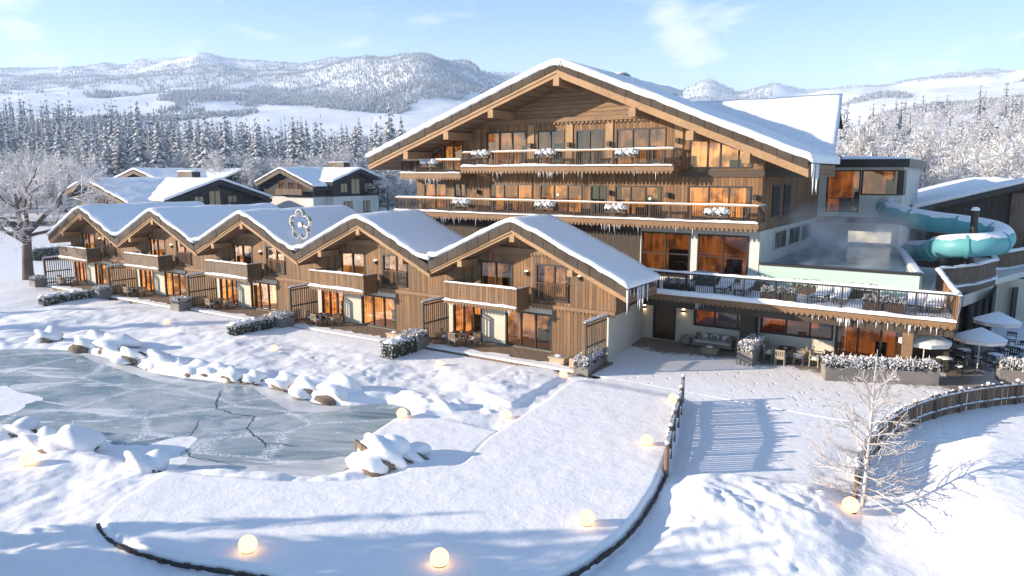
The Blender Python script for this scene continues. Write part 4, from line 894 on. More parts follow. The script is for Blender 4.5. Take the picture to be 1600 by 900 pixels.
for x, y, v, top in ((1524, 330, 57.6, .35), (1517, 388, 57.3, 0), (1475, 400, 56.2, 0)):
    p = on_v(x, y, v); mb = MB(); mb.tube([(p[0], v, -.5), (p[0], v, p[2])], .22, 12); q = mb.build('post', M['darkframe'], sl)
    if top: mb = MB(); mb.blob((p[0], v, p[2] + .05), (.27, .27, .25), .05, 2, flat=0); mb.build('snow_cap', M['snow_roof'], q, True)
# timber building behind the slide
hu, hv = touv((44.0, 62.0))
wb = thing('timber_hall', 'dark timber hall with broad snowy roof slope behind the teal slide', 'building', (hu, hv, 3), rz=R(13.7))
zr_ = 9.75; gz_ = lambda x: zr_ - .285 * abs(x - hu); mb = MB()
hh = [(hu - 6.6, hu - 4.4, 4.6, 6.4), (hu - 3.6, hu - .6, 4.6, 6.6), (hu + 1, hu + 4, 4.6, 6.6)]
facade(mb, hu - 7.6, hu + 9, 1, gz_, hh, hv, (hu,)); mb.quad((hu - 7.6, hv, 1), (hu - 7.6, hv + 18, 1), (hu - 7.6, hv + 18, gz_(hu - 7.6)), (hu - 7.6, hv, gz_(hu - 7.6)))
mb.quad((hu + 9, hv, 1), (hu + 9, hv + 18, 1), (hu + 9, hv + 18, gz_(hu + 9)), (hu + 9, hv, gz_(hu + 9))); facade(mb, hu - 7.6, hu + 9, 1, gz_, [], hv + 18, (hu,)); mb.build('wall', M['plank_dark'], wb)
mb = MB(); mb.box(hu - 1.0, hu + .2, hv - .3, hv - .004, 1, 9.3); mb.build('pilaster', M['plank_grey'], wb)
for k, h in enumerate(hh): window(wb, *h, hv, (.5,), None, .06, seed=310 + k, furn=False)
mb = MB(); mb.prismy([(hu - 8.5, zr_ - 2.42), (hu, zr_ + .02), (hu + 10, zr_ - 2.83), (hu + 10, zr_ - 2.33), (hu, zr_ + .5), (hu - 8.5, zr_ - 1.93)], hv - 1.0, hv + 18.5); rf = mb.build('roof', M['darkframe'], wb)
roof_snow(rf, np.linspace(hu - 8.6, hu + 10.1, 60), lambda x: zr_ + .88 - .285 * math.sqrt((x - hu) ** 2 + .06), hv - 1.1, hv + 18.5, .36, 31)

# right-hand wing with curved wooden balconies
wing = thing('restaurant_wing', 'cream rendered wing with curved wooden balconies right of the terrace', 'building', (2, 52, 0))
def W3(x, y, z): u, v = touv(at(x, y, z)); return (u, v)
b1 = [W3(1466, 421, 4.85), W3(1490, 420, 4.85), W3(1525, 416, 4.85), W3(1557, 408, 4.85), W3(1549, 398, 4.85)]
b2 = [W3(1549, 398, 4.85), W3(1575, 395.5, 4.85), W3(1602, 391, 4.85), W3(1660, 386, 4.85)]
def wood_balcony(pts, z0, z1, seed):
    mb = MB()
    for (xa, ya), (xb, yb) in zip(pts[:-1], pts[1:]):
        L = math.hypot(xb - xa, yb - ya); n = max(1, int(L / .21))
        for i in range(n):
            t0, t1 = (i + .06) / n, (i + .9) / n; mb.bar((xa + (xb - xa) * t0, ya + (yb - ya) * t0, (z0 + z1) / 2), (xa + (xb - xa) * t1, ya + (yb - ya) * t1, (z0 + z1) / 2), .05, z1 - z0)
        mb.bar((xa, ya, z1 + .03), (xb, yb, z1 + .03), .2, .06); mb.bar((xa, ya, z0 + .1), (xb, yb, z0 + .1), .12, .16); mb.bar((xa, ya, z0 - .4), (xb, yb, z0 - .4), .25, .5)
    b = mb.build('balcony', M['plank_grey'], wing); mb = MB()
    for i, ((xa, ya), (xb, yb)) in enumerate(zip(pts[:-1], pts[1:])): mb.snow((xa, ya, z1 + .06), (xb, yb, z1 + .06), .3, .17, seed + i); mb.snow((xa, ya, z0 - .12), (xb, yb, z0 - .12), .42, .16, seed + 9 + i)
    mb.build('snow_cap', M['snow_roof'], b, True)
wood_balcony(b1, 3.75, 4.85, 3); wood_balcony(b2, 3.75, 4.85, 33)
fl = [W3(1466, 421, 4.85), W3(1557, 409, 4.85), W3(1660, 387, 4.85)]
mb = MB(); mb.prismz([fl[0], fl[1], fl[2], (10, 80), (-1.5, 80), (-1.5, 58)], 3.2, 3.62); mb.build('slab', M['render'], wing)
w0, w1, w2 = W3(1497, 538, 0), W3(1543, 516, 0), W3(1552, 500, 0); w3 = W3(1562, 520, 0); w4 = W3(1640, 505, 0)
def wall_seg(mb, a, b, z0, z1, th=.15): mb.bar((a[0], a[1], (z0 + z1) / 2), (b[0], b[1], (z0 + z1) / 2), th, z1 - z0)
mb = MB(); mb.cur = 0; wall_seg(mb, w0, w1, 2.5, 3.2); wall_seg(mb, w1, w2, 0, 3.2); wall_seg(mb, w2, w4, 0, 3.2, .16); mb.build('wall', M['plaster'], wing)
mb = MB(); mb.cur = 0
for i in range(5):
    t = i / 4; p = (w0[0] + (w1[0] - w0[0]) * t, w0[1] + (w1[1] - w0[1]) * t); mb.box(p[0] - .08, p[0] + .08, p[1] - .08, p[1] + .08, 0, 2.5)
mb.cur = 1; wall_seg(mb, w0, w1, .1, 2.5, .03); mb.build('glazing', [M['darkframe'], M['glass']], wing)
mb = MB(); q0 = (w0[0] + 1.6, w0[1] + 2.2); q1 = (w1[0] + .3, w1[1] + 3.5); wall_seg(mb, q0, q1, 0, 3.1, .05); mb.build('interior', M['dark_room'], wing)
mb = MB(); a_, b_ = W3(1578, 497, .3), W3(1592, 494, .3)
mb.bar((a_[0], a_[1] - .12, 1.4), (b_[0], b_[1] - .12, 1.4), .1, 2.4); mb.build('window', M['darkframe'], wing)

# ------------------------------------------------------------------ charcoal houses behind the row
def far_house(label, ua, va, z, vi, ub, hl, hr, s1, h2, s2, zb, cream, seed):
    """two gabled wings at right angles that share a ridge height: one gable to the front, one to the right"""
    t = thing('charcoal_house', label, 'house', (ua, va, zb), group='charcoal houses behind the lodges'); zr = z - .3
    g1 = lambda x: zr - .8 - s1 * abs(x - ua); g2 = lambda v: zr - .8 - s2 * abs(v - vi)
    h1 = [(ua + dx, ua + dx + 1.9, zr - 4.6, zr - 2.5) for dx in (.6, 3.2)] + [(ua - 2.2, ua - .3, zr - 4.6, zr - 2.3)]
    mb = MB(); mb.cur = 0; lo = 3.1 if cream else -3
    facade(mb, ua - hl + 1, ua + hr - 1.4, zb + lo, g1, h1, va, (ua,)); mb.quad((ua - hl + 1, va, zb - 3), (ua - hl + 1, vi + h2 - 1, zb - 3), (ua - hl + 1, vi + h2 - 1, g1(ua - hl + 1)), (ua - hl + 1, va, g1(ua - hl + 1)))
    v0, v1 = vi - h2 + 1.2, vi + h2 - 1.2
    for x in (ub, ua - hl + 1.1): mb.add([(x, v0, zb + (lo if x == ub else -3)), (x, v1, zb + (lo if x == ub else -3)), (x, v1, g2(v1)), (x, vi, g2(vi)), (x, v0, g2(v0))], [(0, 1, 2, 3, 4)])
    mb.quad((ua, v0, zb + lo), (ub, v0, zb + lo), (ub, v0, g2(v0)), (ua, v0, g2(v0))); mb.quad((ua - hl, v1, zb - 3), (ub, v1, zb - 3), (ub, v1, g2(v1)), (ua - hl, v1, g2(v1)))
    mb.quad((ua + hr - 1.4, va, zb + lo), (ua + hr - 1.4, v0, zb + lo), (ua + hr - 1.4, v0, g1(ua + hr - 1.4)), (ua + hr - 1.4, va, g1(ua + hr - 1.4)))
    if cream:
        mb.cur = 1; mb.box(ua - hl + 1.2, ub - .1, v0 + .1, v1 - .1, zb - 3, zb + lo); mb.box(ua - hl + 1.2, ua + hr - 1.6, va + .1, v0 + .2, zb - 3, zb + lo)
    mb.build('wall', [M['charcoal'], M['render']], t)
    for k, h in enumerate(h1): window(t, *h, va, (.5,), None, .35, tone=(.9, .8, .8), seed=seed + k, furn=False)
    for k, (c, w_, z0, z1) in enumerate(((vi - 3.4, 1.7, 4.6, 2.8), (vi - .4, 2.2, 4.9, 1.9), (vi + 3.0, 1.8, 4.6, 2.8)) + (((vi - 2.4, 2.2, 8.6, 6.3), (vi + 2.6, 1.8, 8.6, 6.3)) if cream else ())):
        mb = MB(); mb.box(ub - .1, ub + .05, c - w_ / 2, c + w_ / 2, zr - z0, zr - z1); mb.cur = 1
        for sgn in (-1, 1): mb.box(ub + .051, ub + .07, c + sgn * w_ / 4 - w_ / 4 + .1, c + sgn * w_ / 4 + w_ / 4 - .1, zr - z0 + .1, zr - z1 - .1)
        mb.build('window', [M['darkframe'], M['curtain']], t)
    mb = MB(); mb.box(ub + .06, ub + 1.3, vi + 1.7, v1 + .8, zr - 5.0, zr - 4.8); mb.box(ub + 1.2, ub + 1.3, vi + 1.7, v1 + .8, zr - 4.8, zr - 3.9); mb.build('balcony', M['charcoal'], t)
    mb = MB(); mb.box(ua - 1.6, ua + 6, va - 1.3, va - .02, zr - 4.95, zr - 4.7); mb.box(ua - 1.6, ua + 6, va - 1.3, va - 1.22, zr - 4.7, zr - 3.8); mb.build('balcony', M['plank_grey'], t)
    for s_, nm in ((-1, 0), (1, 1)):
        mb = MB(); mb.bar((ub + .12, vi, zr - 1.5), (ub + .12, vi + s_ * 2.6, zr - 2.4), .1, .2, (1, 0, 0)); mb.build('gable_beam', M['plank_grey'], t)
    mb = MB(); P = [(ua - hl, g1(ua - hl)), (ua, g1(ua)), (ua + hr, g1(ua + hr))]
    mb.prismy(P + [(x, y + .62) for x, y in P[::-1]], va - 1.2, vi + h2 * .6)
    Q = [(vi - h2, g2(vi - h2)), (vi, g2(vi)), (vi + h2, g2(vi + h2))]; Q = Q + [(x, y + .6) for x, y in Q[::-1]]; n = len(Q)
    mb.add([(ua - hl + .5, v, q) for v, q in Q] + [(ub + 1.3, v, q) for v, q in Q], [tuple(range(n)), tuple(range(2 * n - 1, n - 1, -1))] + [(i, (i + 1) % n, (i + 1) % n + n, i + n) for i in range(n)])
    rf = mb.build('roof', M['charcoal'], t)
    mb = MB()
    for (xa, za), (xb, zb_) in zip(P[:-1], P[1:]): mb.bar((xa, va - 1.25, za + .3), (xb, va - 1.25, zb_ + .3), .12, .62, (0, 0, 1))
    mb.build('fascia', M['plank_grey'], rf)
    roof_snow(rf, np.linspace(ua - hl - .1, ua + hr + .1, 50), lambda x: z + .12 - s1 * math.sqrt((x - ua) ** 2 + .06), va - 1.3, vi + h2 * .6, .4, seed)
    roof_snow(rf, np.linspace(vi - h2 - .1, vi + h2 + .1, 50), lambda v: z + .12 - s2 * math.sqrt((v - vi) ** 2 + .06), -(ub + 1.4), -(ua - hl + .5), .4, seed + 1, swap=True)
    cu, cv = ua + (ub - ua) * .35, vi + 1.2
    mb = MB(); mb.box(cu - 2.2, cu + 2.2, cv - .8, cv + .8, z - 1.2, z + .95); c = mb.build('chimney', M['plank_grey'], t)
    mb = MB(); mb.box(cu + .1, cu + 2.21, cv - .82, cv + .82, z + .1, z + .96); mb.build('chimney_cladding', M['darkframe'], t)
    mb = MB(); mb.snow((cu - 2.3, cv, z + .96), (cu + 2.3, cv, z + .96), 1.8, .25, seed); mb.build('snow_cap', M['snow_roof'], c, True)
far_house('charcoal house nearest behind the leftmost lodges, pale snow on twin gables', -126.0, 62, 10.2, 75.2, -111.2, 6.8, 13.2, .285, 10.4, .325, .8, False, 400)
far_house('charcoal house half hidden behind the nearest charcoal house', -143.4, 80, 11.95, 95.2, -131.7, 8, 11.3, .25, 11.3, .36, 2.5, False, 420)
far_house('charcoal house with pale ground floor, closest to the big hotel', -113.8, 92, 12.1, 101.6, -104.5, 7.5, 9.1, .36, 7.4, .335, 3.4, True, 440)
# ------------------------------------------------------------------ trees
_lx, _ly = np.log(HY[:, 0]), None
def terr(X, Y):
    if Y < 158: return gz(X, Y)
    x = np.array([X / Y * 1134.0 + 800]); z = float(hill_z(x, np.array([float(Y)]))[1][0])
    if Y < 185: z = min(z, 1.0 + (Y - 150) * .07)
    return z
def conifer_mesh(seed, H=16.0, R0=2.9, tiers=21, nb=8):
    rs = random.Random(seed); vs = []; fs = []; mi = []
    for k in range(tiers):
        t = k / (tiers - 1); z = H * (.09 + .87 * t); r = R0 * 1.12 * (1 - t) ** .72 * rs.uniform(.82, 1.12) + .12; a0 = rs.uniform(0, 6.3)
        for b in range(max(5, int(nb * (1 - .45 * t)))):
            a = a0 + 6.283 * b / nb / (1 - .45 * t) * 1.0 + rs.uniform(-.2, .2); L = r * rs.uniform(.65, 1.18); dr = .30 * L + rs.uniform(0, .25); c, s_ = math.cos(a), math.sin(a); w = .17 * L + .22
            n = len(vs); zz = z + rs.uniform(-.25, .25)
            for lift, m in ((.0, 1), (.14, 0)):
                n = len(vs)
                vs += [(c * .06, s_ * .06, zz + .1 + lift), (c * L * .6 - s_ * w, s_ * L * .6 + c * w, zz - dr * .55 + lift * .6), (c * L * .6 + s_ * w, s_ * L * .6 - c * w, zz - dr * .55 + lift * .6), (c * L * .62, s_ * L * .62, zz - dr * .25 + lift), (c * L, s_ * L, zz - dr + lift * .3)]
                q = m if m == 1 else (0 if rs.random() < .5 + .4 * t else 2)  # higher tiers take more bright frost, painting sunlit tops into the colour
                for f in ((0, 3, 1), (0, 2, 3), (1, 3, 4), (3, 2, 4)): fs.append(tuple(i + n for i in f)); mi.append(q)
    n = len(vs); vs += [(R0 * .5 * math.cos(k * 1.0472), R0 * .5 * math.sin(k * 1.0472), H * .07) for k in range(6)] + [(0, 0, H * .84)]; fs += [(n + k, n + (k + 1) % 6, n + 6) for k in range(6)]; mi += [1] * 6
    n = len(vs); vs += [(.14, 0, H * .93), (-.07, .12, H * .93), (-.07, -.12, H * .93), (0, 0, H)]; fs += [(n, n + 1, n + 3), (n + 1, n + 2, n + 3), (n + 2, n, n + 3)]; mi += [0, 0, 0]
    return np.array(vs), np.array(fs), np.array(mi)
def leafy_mesh(seed, H=13.0, Rw=4.2, n=2600, s=.19):
    """bare crown thick with hoarfrost: slivers of frosted twig clustered on limbs"""
    rs = np.random.RandomState(seed); limbs = []
    for k in range(22):
        a = rs.uniform(0, 6.28); e = rs.uniform(.15, 1.0); L = rs.uniform(.65, 1.05)
        limbs.append((np.array((0, 0, H * rs.uniform(.22, .5))), np.array((math.cos(a) * Rw * L * math.cos(e * 1.35), math.sin(a) * Rw * L * math.cos(e * 1.35), H * .2 + H * .75 * L * e))))
    vs = []; fs = []; mi = []; cl = []
    for p0, p1 in limbs:                 # rounded puffs of twig toward the limb ends
        for t in (1.0, .72, .5):
            if rs.rand() < (1, .8, .5)[(1.0, .72, .5).index(t)]: cl.append((p0 + (p1 - p0) * t + rs.normal(0, .3, 3), Rw * rs.uniform(.17, .32)))
    for i in range(n):
        c, r = cl[rs.randint(len(cl))]; d = rs.normal(0, 1, 3); d[2] += .25; d /= np.linalg.norm(d)
        q = np.cross(d, rs.normal(0, 1, 3)); q /= np.linalg.norm(q) + 1e-6; L = r * rs.uniform(.5, 1.1); w = s * rs.uniform(.14, .34); b = c + d * r * rs.uniform(.1, .45)
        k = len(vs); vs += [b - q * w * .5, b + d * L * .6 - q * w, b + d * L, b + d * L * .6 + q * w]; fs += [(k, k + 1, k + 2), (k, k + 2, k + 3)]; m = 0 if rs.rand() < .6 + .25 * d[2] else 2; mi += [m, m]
    return np.array(vs), np.array(fs), np.array(mi), limbs
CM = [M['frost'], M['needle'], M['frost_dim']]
def mesh_of(name, vs, fs, mi, mats):
    o = npmesh(name, vs, fs, mats, mi); me = o.data; bpy.data.objects.remove(o); return me
CON = []; DEC = []
for k in range(5):
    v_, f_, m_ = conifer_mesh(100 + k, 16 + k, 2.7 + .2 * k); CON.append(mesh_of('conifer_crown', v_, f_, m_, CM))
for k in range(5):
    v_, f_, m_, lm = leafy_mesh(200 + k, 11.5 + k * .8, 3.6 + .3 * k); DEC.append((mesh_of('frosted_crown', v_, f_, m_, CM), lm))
def trunk_mesh(H, r, limbs=()):
    mb = MB(); mb.tube([(0, 0, -.6), (0, 0, H * .5), (0, 0, H * .95)], [r, r * .6, r * .12], 6)
    for p0, p1 in limbs: mb.tube([p0, (p0 + p1) / 2 + np.array((0, 0, .25)), p1], [r * .35, r * .22, .03], 4)
    o = mb.build('trunk', M['bark']); me = o.data; bpy.data.objects.remove(o); return me
CT = [trunk_mesh(16 + k, .26) for k in range(5)]; DT = [trunk_mesh(8, .22, [l for l in DEC[k][1]][:14]) for k in range(5)]
def tree(kind, X, Y, sc, rz, label, group, parts=True):
    k = random.randrange(5); crown, trunk = (CON[k], CT[k]) if kind == 'conifer' else (DEC[k][0], DT[k])
    nm = 'snowy_conifer' if kind == 'conifer' else 'frosted_tree'
    r = bpy.data.objects.new(nm, None); COL.objects.link(r); r.location = (X, Y, terr(X, Y) - .2); r.scale = (sc, sc, sc * random.uniform(.92, 1.12)); r.rotation_euler = (0, 0, rz); tag(r, label, 'tree', group)
    for n_, m_ in (('trunk', trunk), ('crown', crown)): c = bpy.data.objects.new(n_, m_); COL.objects.link(c); c.parent = r
    return r
random.seed(21); spots = []
def scatter(n, x0, x1, Y0, Y1, dmin, ok=lambda x, Y: True):
    c = 0
    for _ in range(n * 30):
        if c >= n: break
        x = random.uniform(x0, x1); Y = math.exp(random.uniform(math.log(Y0), math.log(Y1))); X = (x - 800) / 1134 * Y
        if not ok(x, Y) or any((X - a) ** 2 + (Y - b) ** 2 < dmin * dmin for a, b in spots[-400:]): continue
        spots.append((X, Y)); c += 1; yield X, Y, x
LF = 'snow-laden conifer in the forest belt behind the charcoal houses'; LD = 'hoarfrosted leafless tree in front of the forest behind the charcoal houses'
RF = 'snow-laden conifer on the wooded slope above the teal slide'; RD = 'hoarfrosted leafless tree on the wooded slope above the teal slide'
for X, Y, x in scatter(150, -30, 650, 162, 300, 3.6): tree('conifer', X, Y, random.uniform(.75, 1.3), random.uniform(0, 6), LF, 'snowy conifers behind the charcoal houses')
for X, Y, x in scatter(110, -30, 660, 148, 215, 3.4): tree('frosted', X, Y, random.uniform(.7, 1.25), random.uniform(0, 6), LD, 'frosted trees behind the charcoal houses')
for X, Y, x in scatter(30, 1335, 1640, 120, 270, 3.6): tree('conifer', X, Y, random.uniform(.6, 1.0), random.uniform(0, 6), RF, 'snowy conifers on the right-hand slope')
for X, Y, x in scatter(150, 1270, 1640, 108, 270, 3.4): tree('frosted', X, Y, random.uniform(.8, 1.4), random.uniform(0, 6), RD, 'frosted trees on the right-hand slope')
# trees to the left of the view whose long shadows reach the foreground snow
SHL = 'tall snow-laden conifer on the near left bank, outside the view'
for X, Y, s_ in ((-19, 16.4, .36), (-21.5, 18.0, .38), (-18, 15.0, .36), (-24, 19.2, .38), (-17.5, 13.8, .36), (-27, 17.2, .5), (-20, 12.8, .42), (-24, 15.4, .46), (-22, 14.0, .44), (-25.5, 16.3, .5), (-21, 15.8, .42), (-23, 17.0, .42), (-19.5, 14.4, .4), (-28, 15.2, .55), (-26, 13.6, .5), (-18.6, 17.4, .3), (-58, 27.0, .6), (-70, 48, .8), (-76, 55, .8)):
    tree('conifer', X, Y, s_, Y, SHL, 'conifers on the near left bank')
# the far woods
def woods(name, protos, pts, mats):
    V_ = []; F_ = []; I_ = []; n = 0
    for X, Y, z, s, a, k in pts:
        v_, f_, m_ = protos[k % len(protos)]; c, s2 = math.cos(a), math.sin(a)
        q = np.stack([X + (v_[:, 0] * c - v_[:, 1] * s2) * s, Y + (v_[:, 0] * s2 + v_[:, 1] * c) * s, z + v_[:, 2] * s], -1); V_.append(q); F_.append(f_ + n); I_.append(m_); n += len(v_)
    o = npmesh(name, np.concatenate(V_), np.concatenate(F_), mats, np.concatenate(I_)); o['kind'] = 'stuff'; return o
mid = [conifer_mesh(300 + k, 16 + 1.5 * k, 2.7, 8, 6) for k in range(4)] + [leafy_mesh(320 + k, 11, 3.6, 600, .36)[:3] for k in range(3)]
pts = []; rs = np.random.RandomState(5)
for reg, n in (((-120, 680, 210, 440), 800), ((1230, 1720, 190, 440), 520)):
    for _ in range(n):
        x = rs.uniform(reg[0], reg[1]); Y = math.exp(rs.uniform(math.log(reg[2]), math.log(reg[3]))); X = (x - 800) / 1134 * Y
        k = rs.randint(4) if (rs.rand() < (.75 if x < 800 else .2)) else 4 + rs.randint(3)
        pts.append((X, Y, terr(X, Y) - .3, rs.uniform(.8, 1.35), rs.uniform(0, 6), k))
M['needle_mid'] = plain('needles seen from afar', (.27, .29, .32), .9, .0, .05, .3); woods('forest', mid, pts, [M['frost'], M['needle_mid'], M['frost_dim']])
def far_cone(seed):
    r = np.random.RandomState(seed); v = []; f = []; m = []
    for z0, z1, rad in ((1.5, 9, 2.6), (6, 14, 1.8)):
        n = len(v); a = r.uniform(0, 6); v += [(rad * math.cos(a + q * 1.2566) * r.uniform(.8, 1.2), rad * math.sin(a + q * 1.2566) * r.uniform(.8, 1.2), z0) for q in range(5)] + [(0, 0, z1)]
        for q in range(5): f.append((n + q, n + (q + 1) % 5, n + 5)); m.append(0 if r.rand() < .5 else 1)
    return np.array(v), np.array(f), np.array(m)
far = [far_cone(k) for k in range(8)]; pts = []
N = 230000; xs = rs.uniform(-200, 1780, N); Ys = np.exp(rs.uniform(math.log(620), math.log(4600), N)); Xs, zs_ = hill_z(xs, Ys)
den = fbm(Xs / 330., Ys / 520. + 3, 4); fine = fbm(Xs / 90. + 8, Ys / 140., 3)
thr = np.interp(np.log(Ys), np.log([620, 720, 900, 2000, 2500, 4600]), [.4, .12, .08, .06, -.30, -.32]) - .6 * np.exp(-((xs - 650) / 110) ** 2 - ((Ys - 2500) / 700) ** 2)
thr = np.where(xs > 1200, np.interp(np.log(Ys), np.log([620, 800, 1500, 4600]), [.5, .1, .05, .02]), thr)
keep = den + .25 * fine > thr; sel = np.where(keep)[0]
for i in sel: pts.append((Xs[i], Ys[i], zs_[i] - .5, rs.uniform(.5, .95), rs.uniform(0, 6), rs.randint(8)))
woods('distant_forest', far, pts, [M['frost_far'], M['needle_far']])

# bare trees drawn branch by branch
def grow(mbs, p, d, L, r, depth, rs, P):
    """mbs: [trunk, crown]"""
    mb = mbs[0] if depth == 0 else mbs[1]; n = P['seg'] if depth < 2 else 3; pts = [p]; rad = [r]; dirs = [d]; q = p.copy(); dd = d.copy()
    for i in range(n):
        dd = dd + np.array([rs.gauss(0, P['wob']), rs.gauss(0, P['wob']), rs.gauss(0, P['wob']) + P['up'] * (depth > 0)]); dd /= np.linalg.norm(dd)
        q = q + dd * L / n; pts.append(q.copy()); rad.append(max(P['rmin'], r * (1 - P['taper'] * (i + 1) / n))); dirs.append(dd.copy())
    mb.cur = 1 if depth >= P.get('white', 9) else 0; mb.tube(pts, rad, max(4, 8 - depth * 1), False)
    if P.get('snow') and 0 < depth < P['max'] and r > .012:       # snow line lying on the branch
        mb.cur = 1; off = np.array((0, 0, 1.0))
        mb.tube([a + off * rr * .55 for a, rr in zip(pts, rad)], [rr * .8 + .006 for rr in rad], 4, False)
    if depth >= P['max']: 
        return
    kids = P['kids'][depth]; 
    for k in range(kids):
        t = rs.uniform(P['t0'][depth], 1.0) if not (k == 0 and P.get('lead')) else 1.0
        i = min(n - 1, int(t * n)); f = t * n - i; b = pts[i] + (pts[i + 1] - pts[i]) * f; ax = dirs[i + 1]
        s = np.cross(ax, (rs.gauss(0, 1), rs.gauss(0, 1), rs.gauss(0, 1))); s /= np.linalg.norm(s) + 1e-6; an = rs.uniform(*P['ang']) * (.4 if k == 0 and P.get('lead') else 1)
        nd = ax * math.cos(an) + s * math.sin(an); 
        if depth == 0 and nd[2] < P['minz']: nd[2] = P['minz'] + rs.uniform(0, .2); nd /= np.linalg.norm(nd)
        grow(mbs, b, nd, L * rs.uniform(*P['len']) * (1 - P['short'] * t), rad[i] * rs.uniform(.45, .72), depth + 1, rs, P)
bp = at(45, 436, -.5)
bt = thing('bare_tree', 'big bare frosted tree standing left of the leftmost lodge', 'tree', bp, 'world')
rs = random.Random(12); tr_, cr_ = MB(), MB()
base = np.array((bp[0], bp[1], -.9))
tr_.tube([base, base + (0, 0, 1.2), base + (.1, 0, 3.0), base + (.25, .1, 5.6)], [.72, .56, .50, .42], 10)
PP = dict(seg=5, wob=.13, up=.04, rmin=.016, taper=.6, max=4, kids=[5, 5, 5, 3, 0], t0=[.3, .2, .2, .2, 0], ang=(.35, .95), len=(.55, .8), short=.25, minz=.1, snow=True, white=2)
for d, L, r in (((-.75, .2, .75), 7.0, .30), ((.55, .2, .85), 7.4, .30), ((.1, -.3, 1), 8.2, .33), ((-.2, .6, .8), 7, .26), ((.85, -.1, .38), 6.0, .2), ((-.9, -.2, .35), 6.0, .2), ((.3, -.8, .5), 6, .2)):
    d = np.array(d); d /= np.linalg.norm(d); grow([tr_, cr_], base + np.array((.2, .1, rs.uniform(4.2, 5.6))), d, L, r, 0, rs, PP)
# hoarfrost tufts on the twig ends
tips = cr_.v[::9]; rs2 = np.random.RandomState(3); cr_.cur = 1
for p in tips[:]:
    if rs2.rand() < .42:
        for _ in range(2):
            c = np.array(p) + rs2.normal(0, .10, 3); d = rs2.normal(0, 1, 3); d[2] += .6; d /= np.linalg.norm(d); q = np.cross(d, rs2.normal(0, 1, 3)); q /= np.linalg.norm(q); L = rs2.uniform(.12, .34); w = rs2.uniform(.02, .06)
            cr_.add([tuple(c - q * w * .3), tuple(c + d * L * .5 - q * w), tuple(c + d * L), tuple(c + d * L * .5 + q * w)], [(0, 1, 2, 3)])
tr_.build('trunk', [M['bark'], M['frost']], bt, True); cr_.build('crown', [M['bark'], M['frost']], bt, True)
bp = at(1347, 793, -.02)
st = thing('sapling', 'small bare frosted sapling beside a glowing globe in the foreground', 'tree', bp, 'world')
rs = random.Random(8); tr_, cr_ = MB(), MB(); base = np.array((bp[0], bp[1], gz(bp[0], bp[1]) - .1)); H = 5.5
stem = [base + np.array((.09 * t * H / 5 + .03 * math.sin(t * 5), .03 * math.sin(t * 4), H * t)) for t in np.linspace(0, 1, 12)]
tr_.tube(stem, [.075 * (1 - .88 * t) for t in np.linspace(0, 1, 12)], 8)
PS = dict(seg=4, wob=.09, up=.035, rmin=.008, taper=.75, max=2, kids=[6, 3, 0], t0=[.2, .2, 0], ang=(.35, .8), len=(.38, .6), short=.35, minz=-.1, snow=True)
for k in range(46):
    t = .07 + .9 * (k / 57) ** 1.05; i = min(10, int(t * 11)); b = stem[i] + (stem[i + 1] - stem[i]) * (t * 11 - i); a = k * 2.4 + rs.uniform(-.4, .4)
    e = .05 + .95 * t + rs.uniform(-.2, .2); d = np.array((math.cos(a) * math.cos(e), math.sin(a) * math.cos(e), math.sin(e))); L = (2.0 * (1 - t) ** .75 + .22) * rs.uniform(.7, 1.1)
    grow([cr_, cr_], b, d, L, .030 * (1 - .55 * t), 0, rs, PS)
tr_.build('trunk', [M['twig']], st, True); cr_.build('crown', [M['twig'], M['frost']], st, True)

# ------------------------------------------------------------------ hedges, planters, boulders, fences, globes
def leaves(mb, box, n, s, seed, top=.9, side=.4, flat_top=.78):
    rs = np.random.RandomState(seed); x0, x1, y0, y1, z0, z1 = box
    for _ in range(n):
        f = rs.rand(); p = np.array((rs.uniform(x0, x1), rs.uniform(y0, y1), z0 + (z1 - z0) * rs.rand()))
        if f < .4: p[2] = z1 + rs.normal(0, .03)
        elif f < .62: p[1] = y0 if rs.rand() < .5 else y1
        elif f < .84: p[0] = x0 if rs.rand() < .5 else x1
        p += rs.normal(0, s * .35, 3); d = rs.normal(0, 1, 3); d /= np.linalg.norm(d); q = np.cross(d, rs.normal(0, 1, 3)); q /= np.linalg.norm(q); L = s * rs.uniform(.7, 1.5); w = L * .45
        h = (p[2] - z0) / (z1 - z0); mb.cur = 1 if rs.rand() < (top if h > flat_top else side) else 0
        mb.add([tuple(p - d * L), tuple(p - q * w), tuple(p + d * L), tuple(p + q * w)], [(0, 1, 2, 3)])
def hedge(label, u, v0, v1, z, h, seed, w=.8):
    t = thing('hedge', label, 'hedge', (u, (v0 + v1) / 2, z)); mb = MB(); mb.cur = 0
    mb.box(u - w / 2 + .08, u + w / 2 - .08, v0 + .08, v1 - .08, z, z + h - .1); n = int((v1 - v0) * 900)
    leaves(mb, (u - w / 2, u + w / 2, v0, v1, z, z + h), n, .075, seed, .8, .3); mb.build('foliage', [M['leaf'], M['frost']], t)
    mb = MB()
    for k in range(max(2, int((v1 - v0) / .8))): mb.blob((u + random.uniform(-.1, .1), v0 + .35 + k * .8, z + h - .02), (w * .5, .55, .13), .25, seed + k, 14, 8)
    mb.build('snow_cap', M['snow'], t, True)
